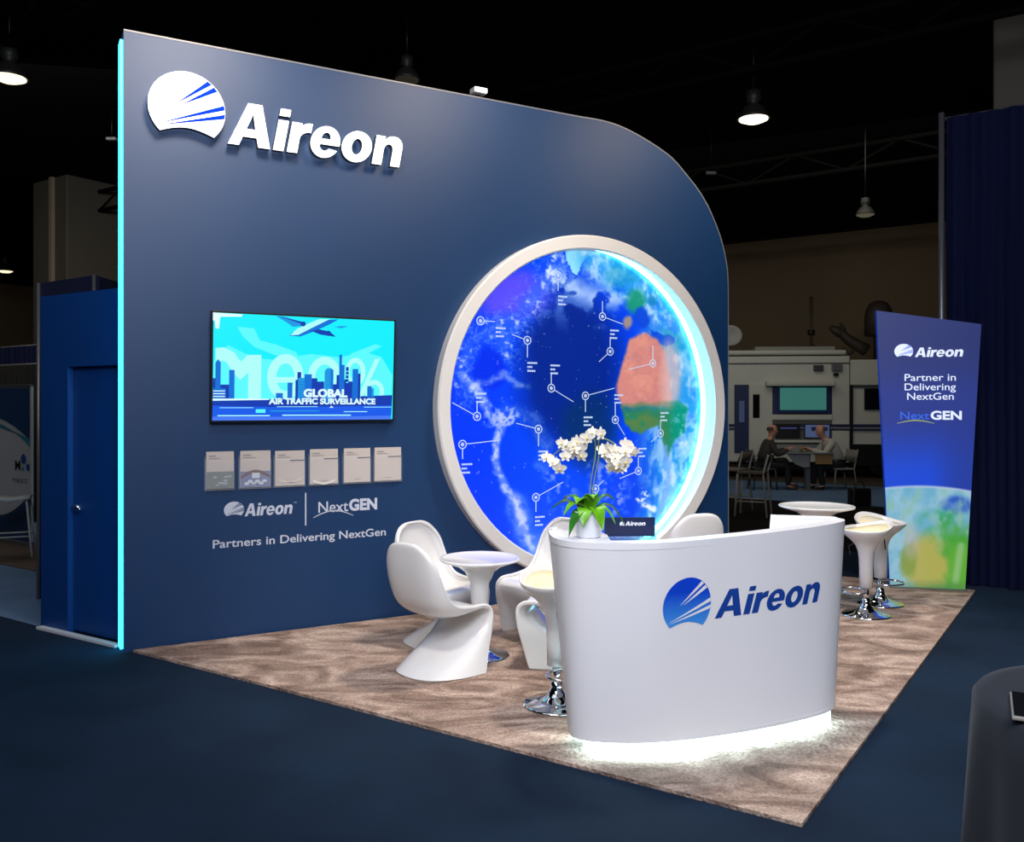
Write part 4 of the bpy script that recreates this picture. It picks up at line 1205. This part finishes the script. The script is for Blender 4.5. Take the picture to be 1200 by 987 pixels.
bt2(1060, 1120, 446.5, 438.5, 'Partner in', mw_, .004); bt2(1060, 1120, 457.5, 449.5, 'Delivering', mw_, .004); bt2(1063, 1117.5, 468.5, 460.5, 'NextGen', mw_, .004)
f.build('banner_text', ban); f = Flat(.001)
bt2(1055, 1089, 491.5, 482.5, 'Next', mb_, .006); bt2(1090.5, 1127, 491.5, 482, 'GEN', mw_, .035)
f.poly([bpt(1051+44*k/12, 496-4*math.sin(PI*k/12)) for k in range(13)]+[bpt(1051+44*k/12, 496.6-3*math.sin(PI*k/12)) for k in range(12, -1, -1)], em('banner_swoosh', (170, 185, 120), .7), 4)
f.build('banner_partner_mark', ban)
MB().box((bwid/2, .05, .004), (bwid+.02, .22, .008)).build('foot_plate', M_GREYM, ban)

# ------------------------------------------------------------------ cocktail table, lower right
tp_ = Vector((1.545, 2.13, 0)); TR = .375
ct = thing('cocktail_table', 'tall round cocktail table under a dark cloth at the lower right corner', 'table', tp_)
MB().lathe([(.001, 1.035), (TR-.012, 1.035), (TR-.012, 1.012), (.001, 1.012)], 48).build('tabletop', M_GREYM, ct)
MB().lathe([(.03, 0), (.03, 1.012)], 16).build('post', M_GREYM, ct)
MB().lathe([(.26, 0), (.26, .02), (.04, .05), (.001, .05)], 24).build('base', M_GREYM, ct)
vs = [(0, 0, 1.05)]; fs = []; SG = 144; rings = []
for rr_ in (.12, .25, .34, TR, TR+.012):
    rings.append([(rr_, 1.05 if rr_ < TR else (1.046 if rr_ == TR else 1.03), 0)]*SG)
for j in range(1, 13):
    t = j/12; row = []
    for k in range(SG):
        a = 2*PI*k/SG
        w_ = (.026*math.sin(a*11+.6)+.014*math.sin(a*17+2))*t**.7
        row.append((TR+.014+.055*t+w_, 1.03-1.02*t, 0))
    rings.append(row)
for row in rings:
    for k, (r, z, _) in enumerate(row):
        a = 2*PI*k/SG; vs.append((r*math.cos(a), r*math.sin(a), z))
for k in range(SG): fs.append((0, 1+k, 1+(k+1) % SG))
for i in range(len(rings)-1):
    for k in range(SG): fs.append((1+i*SG+k, 1+(i+1)*SG+k, 1+(i+1)*SG+(k+1) % SG, 1+i*SG+(k+1) % SG))
o = MB().add(vs, fs, 0, True).build('tablecloth', mat('dark_tablecloth', (26, 32, 42), .85, sheen=.1, noise=.05), None, loc=tp_)
tag(o, 'dark blue grey cloth draped to the floor over the cocktail table at lower right', 'tablecloth')
tb = thing('tablet', 'black tablet with pale edge lying on the dark cocktail table', 'tablet', (1.335, 2.06, 1.0505), math.radians(-28))
MB().box((0, 0, .006), (.30, .20, .010)).build('body', mat('tablet_edge', (150, 145, 140), .4), tb, bevel=.003)
MB().box((0, 0, .0125), (.29, .19, .002)).build('glass', M_DARK, tb)

# ================================================================== TRUCK AND MEETING PEOPLE BEYOND
TZ = 21.5
tro = atd(950, 475, TZ); tro.z = 0
TANG = math.atan2(-BA.y*.18, 1.0)     # side of the truck, nearly square to the view
tdir = Vector((math.cos(TANG), math.sin(TANG), 0))
M_TRK = mat('truck_white', (205, 205, 192), .45, noise=.04, nscale=1); M_TRKD = mat('truck_dark_trim', (60, 62, 62), .5); M_TRKB = mat('truck_stripe_blue', (30, 34, 78), .5)  # dark grey trim for gutter, window header and vent
trk = thing('command_truck', 'white mobile command truck with roof equipment and blue stripe parked behind the booth', 'truck', tro, TANG)
def tpx(x, y):
    d = Vector(((x-CX)/F, 1, 0)); nrm = Vector((tdir.y, -tdir.x, 0)); t = tro.dot(nrm)/d.dot(nrm); p = d*t
    return ((p-tro).dot(tdir), H+(HY-y)/F*t)
def tbox(x0, y0, x1, y1, front, depth, name, m, parent=None, bevel=0):
    a = tpx(x0, y1); b = tpx(x1, y0)
    return MB().box(((a[0]+b[0])/2, -front+depth/2, (a[1]+b[1])/2), (b[0]-a[0], depth, b[1]-a[1])).build(name, m, parent or trk, bevel=bevel)
tbox(780, 417, 996, 541, 0, 2.4, 'body', M_TRK, bevel=.03)
tbox(780, 410, 992, 417, .05, 2.4, 'roof_edge', M_TRK, bevel=.05)
tbox(780, 425, 996, 427, .03, .05, 'gutter', M_TRKD)
tbox(890, 404, 986, 410, -.6, 1.2, 'roof_deck', mat('roof_grey', (150, 150, 140), .6))
tbox(997, 421, 1075, 530, -.05, 2.3, 'cab', M_TRK, bevel=.03)
tbox(996, 451, 999.5, 541, .02, .1, 'cab_gap', M_DARK)
tbox(1000, 451, 1062, 454, .01, .1, 'cab_window_header', M_TRKD)
wn = tbox(1013, 455, 1060, 480, .02, .06, 'cab_window', mat('dark_glass', (14, 16, 20), .1))
tbox(780, 497.5, 1075, 500.5, .012, .03, 'stripe', M_TRKB); tbox(780, 500.5, 1075, 502.5, .012, .03, 'stripe', mat('stripe_pale', (150, 150, 160))); tbox(780, 502.5, 1075, 504, .012, .03, 'stripe', M_TRKB)
tbox(997, 521, 1075, 546, .0, 2.0, 'undercarriage', M_DARK)
# doorway
tbox(860.5, 451, 877.5, 531, .02, .08, 'doorway', mat('doorway_blue', (22, 40, 84), .5)); tbox(866, 470, 872, 495, .05, .04, 'doorway_light', em('doorway_glow', (70, 90, 130), .35))
tbox(877.5, 450, 905, 534, .03, .06, 'side_door', M_TRK, bevel=.01); tbox(882, 462, 890, 490, .05, .04, 'door_window', mat('dark_glass', (14, 16, 20), .1), bevel=.03)
for x in (977, 955):
    tbox(x-2 if x == 955 else x-3, 426 if x == 977 else 428, x+9, 435, .10, .12, 'floodlight' if x == 977 else 'vent', M_GREYM if x == 977 else M_TRKD, bevel=.01)
tbox(976, 437, 982, 441, .1, .12, 'camera_dome', M_DARK, bevel=.03)
# awning + screens
tbox(896, 446, 976, 453, .28, .3, 'awning', M_TRK, bevel=.04)
tbox(904, 453, 975, 486, .01, .04, 'screen_recess', mat('recess_blue', (28, 42, 86), .5))
ms_ = tbox(911, 452.5, 970, 483.5, .06, .06, 'monitor', mat('monitor_blue_frame', (14, 50, 110), .4)); tbox(913.5, 454.5, 967.5, 480.5, .075, .02, 'monitor_picture', em('teal_screen', (62, 130, 120), .62), ms_)
tbox(918, 483, 962, 485.5, .05, .03, 'speaker_bar', M_DARK)
tbox(904, 486, 975, 492, .05, .06, 'shelf_panel', M_TRK, bevel=.01)
tbox(904, 493, 975, 519, .01, .04, 'workstation_recess', mat('recess_grey', (92, 92, 88), .6))
m1 = tbox(908.5, 497, 937, 513.5, .06, .05, 'monitor', M_DARK); tbox(914, 501, 933, 502.5, .07, .02, 'monitor_picture', em('screen_line', (70, 80, 140), .5), m1)
m2 = tbox(942, 497, 972, 513.5, .06, .05, 'monitor', M_DARK); tbox(943, 498, 971, 512.5, .07, .02, 'monitor_picture', em('pale_blue_screen', (88, 104, 150), .5), m2); tbox(950, 500.5, 969, 505, .08, .02, 'monitor_window', em('dark_blue_screen', (24, 30, 70), .4), m2)
tbox(896, 515.5, 975, 518, .3, .3, 'counter_shelf', M_TRK)
# roof gear
def rooft(pts, r, name, m, back=1.0, seg=10, parent=None):
    return MB().tube([Vector((tpx(x, y)[0], back+(dd if len(p) > 2 else 0), tpx(x, y)[1])) for p in pts for x, y, dd in [(p[0], p[1], p[2] if len(p) > 2 else 0)]], r, seg).build(name, m, parent or trk)
M_RG = mat('roof_gear_dark', (58, 50, 42), .6)
rooft([(962, 405), (962, 388), (962, 342)], [.03, .035, .045], 'mast', M_RG); rooft([(962, 389), (962, 383)], .09, 'mast_collar', M_DARK)
rooft([(952, 406), (963, 400), (970, 406)], .025, 'mast_stay', M_RG)
rooft([(1030, 408), (1020, 402), (1008, 395), (998, 386), (992, 381)], [.16, .15, .13, .1, .09], 'folded_dish_arm', M_RG)
rooft([(985, 379), (990, 382), (996, 386), (1002, 383), (998, 374)], [.05, .1, .13, .07, .03], 'feed_horn', M_RG)
rooft([(1000, 405), (1010, 412), (1018, 404)], .04, 'dish_strut', M_RG)
ds = MB().lathe([(.001, 0), (.12, .012), (.22, .04), (.29, .08), (.285, .085), (.2, .05), (.001, .012)], 24)
cx_, cz_ = tpx(862, 390); ds.v = [Vector((p.x*1.0+cx_, .9-p.z, p.y*.9+cz_)) for p in ds.v]; ds.build('satellite_dish', mat('dish_white', (170, 170, 165), .5), trk)
rooft([(856, 410), (858, 400), (862, 392)], .05, 'dish_mount', M_RG, back=1.0)
cx_, cz_ = tpx(1048, 360); dm = MB().lathe([(.46, -.5), (.46, .0), (.42, .16), (.30, .32), (.14, .39), (.001, .40)], 28); dm.v = [Vector((p.x*.75+cx_, p.y*.75+1.2, p.z+cz_-.1)) for p in dm.v]; dm.build('radome', M_RG, trk)
MB().box((cx_, 1.2, (cz_-.6+tpx(1048, 421)[1])/2), (.2, .2, cz_-.6-tpx(1048, 421)[1]+.1)).build('radome_post', M_RG, trk)
for x in (820, 1040):
    a = tpx(x, 530); w_ = MB().lathe([(.001, -.14), (.25, -.14), (.42, -.13), (.46, -.1), (.46, .1), (.42, .13), (.001, .13)], 32)
    w_.v = [Vector((p.x+a[0], p.z+.25, p.y+.46)) for p in w_.v]; w_.build('wheel', M_DARK, trk)
MB().box((0, 1.3, .45), (5, 1.8, .5)).build('chassis', M_DARK, trk)

# people -------------------------------------------------------------
def skin_obj(name, joints, edges, m, parent, sub=2):
    """joints: (x, y, z, r)"""
    me = bpy.data.meshes.new(name); me.from_pydata([j[:3] for j in joints], edges, [])
    o = bpy.data.objects.new(name, me); COL.objects.link(o); o.parent = parent
    md = o.modifiers.new('skin', 'SKIN'); md.use_smooth_shade = True
    for i, j in enumerate(joints):
        r = j[3]; r = r if isinstance(r, tuple) else (r, r); me.skin_vertices[0].data[i].radius = r
        me.skin_vertices[0].data[i].use_root = (i == 0)
    md = o.modifiers.new('sub', 'SUBSURF'); md.levels = sub; md.render_levels = sub
    me.materials.append(m)
    return o
def head_parts(par, hx, hz, skinm, hairm, bald=True, fy=0):
    hd = []
    for s in (-1, 1):
        MB().lathe([(.001, -.011), (.011, 0), (.001, .011)], 10, (hx+.084, s*.034, hz+.006)).build('eye', M_DARK, par)
    if not bald or hairm:
        m = MB(); vs = []; fs = []; n = 20; R = 8
        for i in range(R+1):
            th = PI*.52*i/R
            for k in range(n):
                a = 2*PI*k/n; x = math.sin(th)*math.cos(a); y = math.sin(th)*math.sin(a); z = math.cos(th)
                vs.append(Vector((hx-.012+x*.109-(.01 if x > 0 else 0)*1, y*.094, hz-.005+z*(.130))))
        lo = 5 if bald else 0
        for i in range(lo, R):
            for k in range(n):
                ax = math.cos(2*PI*(k+.5)/n)
                if ax > (.15 if bald else .6) and i > 2: continue
                fs.append((i*n+k, i*n+(k+1) % n, (i+1)*n+(k+1) % n, (i+1)*n+k))
        m.add(vs, fs, 0, True).build('hair', hairm, par, solid=.008)
def seated(label, loc, rz, top_m, trouser_m, shoe_m, hair_m, bald, lean, shirt_m=None, cross=False, arms=None):
    t = thing('person', label, 'person', loc, rz)
    SK = mat('skin_tone', (196, 142, 118), .5)
    sh = .47                       # hip height of the seat line
    L = lean
    hipc = (0, 0, sh+.10); waist = (.02+L*.1, 0, sh+.26); chest = (.03+L*.45, 0, sh+.46); neck = (.04+L*.75, 0, sh+.60); hbase = (.06+L*.82, 0, sh+.66)
    hx, hz = .080+L*.92, sh+.765
    J = [hipc+(.11,), waist+((.15, .12),), chest+((.18, .13),), neck+(.060,), hbase+(.066,), (hx+.005, 0, hz-.035, (.100, .100)), (hx-.01, 0, hz+.045, (.112, .100)), (hx-.015, 0, hz+.105, (.080, .074))]
    E_ = [(0, 1), (1, 2), (2, 3), (3, 4), (4, 5), (5, 6), (6, 7)]
    AR_ = arms or {1: ((.10+L*.3, .25, sh+.24), (.36+L*.3, .16, sh+.30)), -1: ((.10+L*.3, -.25, sh+.24), (.36+L*.3, -.14, sh+.30))}
    LEGS = {}
    tj = {}
    for s in (1, -1):
        b = len(J); sh_ = (chest[0], s*.17, sh+.53); el, wr = AR_[s]
        J += [sh_+(.058,), el+(.044,), wr+(.028,)]
        E_ += [(2, b), (b, b+1), (b+1, b+2)]
        # palm
        d = (Vector(wr)-Vector(el)).normalized(); pm = Vector(wr)+d*.065
        J.append(tuple(pm)+((.034, .018),)); E_.append((b+2, b+3))
        sd = Vector((-d.y, d.x, 0)).normalized()
        for k, (o_, ln) in enumerate(((-.030, .062), (-.010, .074), (.010, .070), (.028, .055))):
            q0 = pm+d*.03+sd*o_; q1 = pm+d*(.03+ln*.6)+sd*o_*1.15+Vector((0, 0, -.010)); q2 = pm+d*(.03+ln)+sd*o_*1.2+Vector((0, 0, -.028))
            bb_ = len(J); J += [tuple(q0)+(.009,), tuple(q1)+(.0085,), tuple(q2)+(.007,)]; E_ += [(b+3, bb_), (bb_, bb_+1), (bb_+1, bb_+2)]
        bb_ = len(J); th = pm-sd*s*.035+d*.0; th2 = th-sd*s*.02+d*.035; J += [tuple(th)+(.011,), tuple(th2)+(.009,)]; E_ += [(b+3, bb_), (bb_, bb_+1)]
        b = len(J)
        if cross and s == 1: kn = (.46, .02, sh+.16); an = (.50, -.12, .14); to = (.62, -.14, .10)
        else: kn = (.44, s*.14, sh+.05); an = (.34+(.12 if s < 0 else 0), s*.13, .085); to = (an[0]+.15, s*.15, .035)
        J += [(.02, s*.10, sh+.06, .075), kn+(.050,), an+(.038,), to+(.034,)]
        E_ += [(0, b), (b, b+1), (b+1, b+2), (b+2, b+3)]; LEGS[s] = (kn, an, to)
    bo = skin_obj('body', J, E_, SK, t)
    bpy.context.view_layer.update()
    me = bpy.data.meshes.new_from_object(bo.evaluated_get(bpy.context.evaluated_depsgraph_get()))
    bm = bmesh.new(); bm.from_mesh(me)
    fx = .088
    nz = MB().lathe([(.001, -.028), (.016, -.022), (.014, -.008), (.008, .012), (.001, .03)], 10, (hx+fx+.006, 0, hz+.005))
    for s in (-1, 1): nz.lathe([(.001, -.032), (.014, -.02), (.018, .005), (.012, .026), (.001, .032)], 10, (hx-.008, s*.084, hz+.01))
    nz.lathe([(.001, -.008), (.024, -.005), (.026, 0), (.024, .005), (.001, .008)], 12, (hx+fx-.016, 0, hz-.045))
    nz.lathe([(.001, -.125), (.030, -.118), (.058, -.085), (.074, -.04), (.084, .01), (.088, .05), (.080, .09), (.055, .12), (.001, .135)], 24, (0, 0, 0), fn=lambda p: Vector((p.x*1.14+hx-.005+(.012 if p.z < 0 else 0), p.y*.97, p.z+hz-.002)))
    base = [bm.verts.new(v) for v in nz.v]
    for f_ in nz.f:
        try: bm.faces.new([base[i] for i in f_]).smooth = True
        except ValueError: pass
    bm.to_mesh(me); bm.free(); bo.modifiers.clear(); bo.data = me
    # top garment
    G = [hipc+(.19,), waist+((.225, .185),), chest+((.24, .185),), (neck[0], 0, neck[2]-.035, (.085, .075))]; GE = [(0, 1), (1, 2), (2, 3)]
    for s in (1, -1):
        b = len(G); el, wr = AR_[s]; w2 = Vector(el).lerp(Vector(wr), .93)
        G += [(chest[0], s*.185, sh+.53, .088), el+(.070,), tuple(w2)+(.050,)]; GE += [(2, b), (b, b+1), (b+1, b+2)]
    skin_obj('jacket' if shirt_m else 'sweater', G, GE, top_m, t)
    if shirt_m:
        MB().add([(chest[0]+.10, -.045, sh+.58), (chest[0]+.10, .045, sh+.58), (chest[0]+.135, .035, sh+.40), (waist[0]+.13, .02, sh+.22), (waist[0]+.13, -.02, sh+.22), (chest[0]+.135, -.035, sh+.40)], [(0, 1, 2, 5), (5, 2, 3, 4)], 0, True).build('shirt', shirt_m, t, solid=.012)
    # trousers
    G = [(0, 0, sh+.12, .152)]; GE = []
    for s in (1, -1):
        kn, an, to = LEGS[s]; b = len(G); G += [(.02, s*.10, sh+.06, .104), kn+(.078,), (an[0], an[1], an[2]+.005, .062)]; GE += [(0, b), (b, b+1), (b+1, b+2)]
    skin_obj('trousers', G, GE, trouser_m, t)
    for s in (1, -1):
        kn, an, to = LEGS[s]
        skin_obj('shoe', [(an[0]-.03, an[1], an[2]-.03, (.042, .045)), ((an[0]+to[0])/2, (an[1]+to[1])/2, (an[2]+to[2])/2-.012, (.045, .042)), (to[0]+.05, to[1], to[2]-.002, (.040, .030))], [(0, 1), (1, 2)], shoe_m, t)
    head_parts(t, hx, hz+.02, SK, hair_m, bald)
    return t
SC = 1.0
g1 = fl(905, 574); g2 = fl(975, 576)
gz = fl(905, 574).y
mk = lambda x: Vector(((x-CX)/F*gz, gz, 0))
seated('seated person in a dark suit jacket leaning on the far table, facing right', mk(896), .0, mat('jacket_dark', (56, 50, 46), .8), mat('trouser_dark', (26, 26, 30), .8), mat('shoe_brown', (70, 46, 40), .5), mat('hair_brown', (70, 58, 50), .8), True, .10, mat('shirt_pink', (215, 175, 170), .7), True,
       {1: ((.22, .24, .74), (.50, .12, .86)), -1: ((.20, -.25, .74), (.47, -.14, .86))})
seated('seated person in a light grey sweater leaning forward, facing left at the far table', mk(981), PI, mat('sweater_grey', (176, 172, 160), .9), mat('trouser_black', (20, 20, 22), .8), mat('shoe_black', (26, 24, 24), .4), mat('hair_grey', (110, 84, 68), .8), True, .30, None, False,
       {1: ((.36, .26, .76), (.60, .12, .86)), -1: ((.36, -.26, .76), (.62, -.10, .86))})

def frame_chair(label, loc, rz, hs=.45, hb=.86, w=.46, m=None, mseat=None, solidback=True):
    m = m or mat('chair_grey_frame', (128, 126, 118), .5); mseat = mseat or m
    t = thing('cafe_chair' if hs < .6 else 'bar_chair', label, 'chair', loc, rz)
    MB().box((0, 0, hs), (.42, w, .035)).build('seat', mseat, t, bevel=.012)
    bk = MB(); vs = []; fs = []
    for i in range(7):
        y = -w/2+w*i/6; c = .045*(1-(2*i/6-1)**2)
        for z, dx in ((hs+.14, -.20), (hb-.02, -.27)): vs.append((dx-c, y, z))
    bk.add(vs, [(i*2, i*2+2, i*2+3, i*2+1) for i in range(6)], 0, True).build('backrest', mseat, t, solid=.015)
    for s in (-1, 1):
        MB().tube([(.20, s*(w/2-.02), hs), (.24, s*w/2, 0)], .016).build('leg', m, t)
        MB().tube([(-.28, s*(w/2-.01), hb), (-.20, s*(w/2-.02), hs), (-.26, s*w/2, 0)], .016).build('leg', m, t)
        if hs > .6: MB().tube([(.22, s*(w/2-.01), .25), (-.22, s*(w/2-.01), .25)], .011).build('footrest', m, t)
    if hs > .6:
        MB().tube([(.225, -w/2+.01, .22), (.225, w/2-.01, .22)], .011).build('footrest', m, t)
    return t
def at_floor(x, d): return Vector(((x-CX)/F*d, d, 0))
frame_chair('dark cafe chair under the person in the suit jacket', mk(895)+Vector((-.02, 0, 0)), 0, m=mat('chair_dark', (50, 50, 50), .5))
frame_chair('grey cafe chair under the person in the grey sweater', mk(983)+Vector((.02, 0, 0)), PI+.1, w=.5)
frame_chair('grey framed bar chair standing in front of the person in the suit jacket', at_floor(882, 14.2), 2.7, .70, 1.0, .46, mat('chair_light_frame', (150, 148, 138), .4), mat('chair_sling_brown', (70, 62, 54), .7))
frame_chair('taupe backed bar chair half hidden by the booth wall edge', at_floor(858, 14.9), 2.5, .70, 1.02, .5, mat('chair_light_frame', (150, 148, 138), .4), mat('chair_taupe', (112, 98, 88), .7))
# meeting table
mt_ = thing('meeting_table', 'grey meeting table between the two seated people', 'table', mk(943)+Vector((0, .0, 0)), 0)
MB().box((0, 0, .785), (.95, .8, .03)).build('tabletop', mat('table_grey', (120, 122, 124), .4), mt_, bevel=.01)
MB().box((0.02, -.1, .385), (.10, .10, .77)).build('leg', M_GREYM, mt_)
MB().box((.02, -.1, .01), (.5, .5, .02)).build('base', M_GREYM, mt_, bevel=.005)
MB().box((.29, -.32, .66), (.34, .03, .2)).build('end_panel', mat('panel_wood', (150, 118, 74), .6), mt_)
MB().prism([(-.45, .77), (.0, .77), (.0, .50), (-.12, .49), (-.3, .56)], -.30, -.27, 'y').build('modesty_panel', mat('panel_pale', (140, 142, 140), .6), mt_)
cup = thing('drink_cup', 'amber drink cup between the hands on the meeting table', 'cup', mk(938)+Vector((0, -.05, .80)))
MB().lathe([(.001, 0), (.030, 0), (.040, .11), (.036, .11), (.028, .008), (.001, .008)], 16).build('cup', mat('cup_amber', (140, 110, 60), .4), cup)
bag = thing('black_bag', 'black bag standing on the far aisle carpet right of the sweater person', 'bag', at_floor(1007, 15.6), .1)
MB().box((0, 0, .16), (.36, .22, .32)).build('bag_body', M_DARK, bag, bevel=.04)
MB().tube(catmull([(-.09, 0, .31), (-.07, 0, .40), (0, 0, .43), (.07, 0, .40), (.09, 0, .31)], 4), .01, 8).build('handle', M_DARK, bag)

# ================================================================== LIGHT
def spot(loc, tgt, e, size, blend, col, soft=.25):
    l = bpy.data.lights.new('unseen_booth_spot', 'SPOT'); l.energy = e; l.spot_size = math.radians(size); l.spot_blend = blend; l.color = col; l.shadow_soft_size = soft
    o = bpy.data.objects.new('unseen_booth_spot', l); COL.objects.link(o); o.location = loc
    o.rotation_euler = (Vector(tgt)-Vector(loc)).to_track_quat('-Z', 'Y').to_euler(); return o
def area(loc, tgt, e, sx, sy, col):
    l = bpy.data.lights.new('added_area_fill', 'AREA'); l.energy = e; l.shape = 'RECTANGLE'; l.size = sx; l.size_y = sy; l.color = col
    o = bpy.data.objects.new('added_area_fill', l); COL.objects.link(o); o.location = loc
    o.rotation_euler = (Vector(tgt)-Vector(loc)).to_track_quat('-Z', 'Y').to_euler(); return o


# added unseen spots over and before the booth, area fills for booth and hall
spot((1.3, 6.6, 6.3), (1.0, 6.3, 0), 950, 64, .5, (1, .90, .80), .35)
spot((3.6, 6.4, 6.3), (3.0, 7.4, 0), 600, 55, .6, (1, .92, .84), .3)
spot((-1.6, 2.2, 6.2), (-.2, 6.2, .3), 600, 36, .5, (1, .90, .82), .3)
spot((1.6, .2, 5.8), (1.1, 4.9, .6), 560, 30, .8, (.90, .92, 1), .5)
area((.2, -1.2, 5.4), (.4, 6.5, 1.6), 470, 5, 2.5, (.88, .90, 1.0))  # camera-side fill added to brighten the counter and booth front
area((-1.0, 3.5, 7.0), (-.5, 5, 0), 120, 6, 6, (.80, .88, 1.0))
area((4.5, 17.0, 6.6), (6, 20, 1), 120, 8, 4, (1, .93, .80))
area((-9.0, 13.0, 6.6), (-10, 18, 1), 170, 6, 4, (1, .93, .82))
# unseen spots added for a warm wash and sheen on the upper wall
for u_, e_ in ((.6, 430), (2.9, 300), (5.2, 260)):
    p = W0+WD*u_+WN*2.0+Vector((0, 0, 5.25)); q = W0+WD*(u_-.1)+Vector((0, 0, 4.0)); spot(p, q, e_, 82, 1.0, (1, .82, .64), .45)

w = bpy.data.worlds.new('World'); scene.world = w; w.use_nodes = True
w.node_tree.nodes['Background'].inputs[0].default_value = (.5, .6, .8, 1); w.node_tree.nodes['Background'].inputs[1].default_value = .012

# ================================================================== CAMERA
cam = bpy.data.cameras.new('camera'); co = bpy.data.objects.new('camera', cam); COL.objects.link(co)
co.location = (0, 0, H); co.rotation_euler = (PI/2, 0, 0)
cam.sensor_fit = 'HORIZONTAL'; cam.sensor_width = 36; cam.lens = 36*F/1200; cam.shift_y = -(493.5-HY)/1200; cam.clip_end = 200
scene.camera = co
vs_ = scene.view_settings; vs_.view_transform = 'Standard'; vs_.look = 'None'; vs_.exposure = 0; vs_.gamma = 1; vs_.use_curve_mapping = False
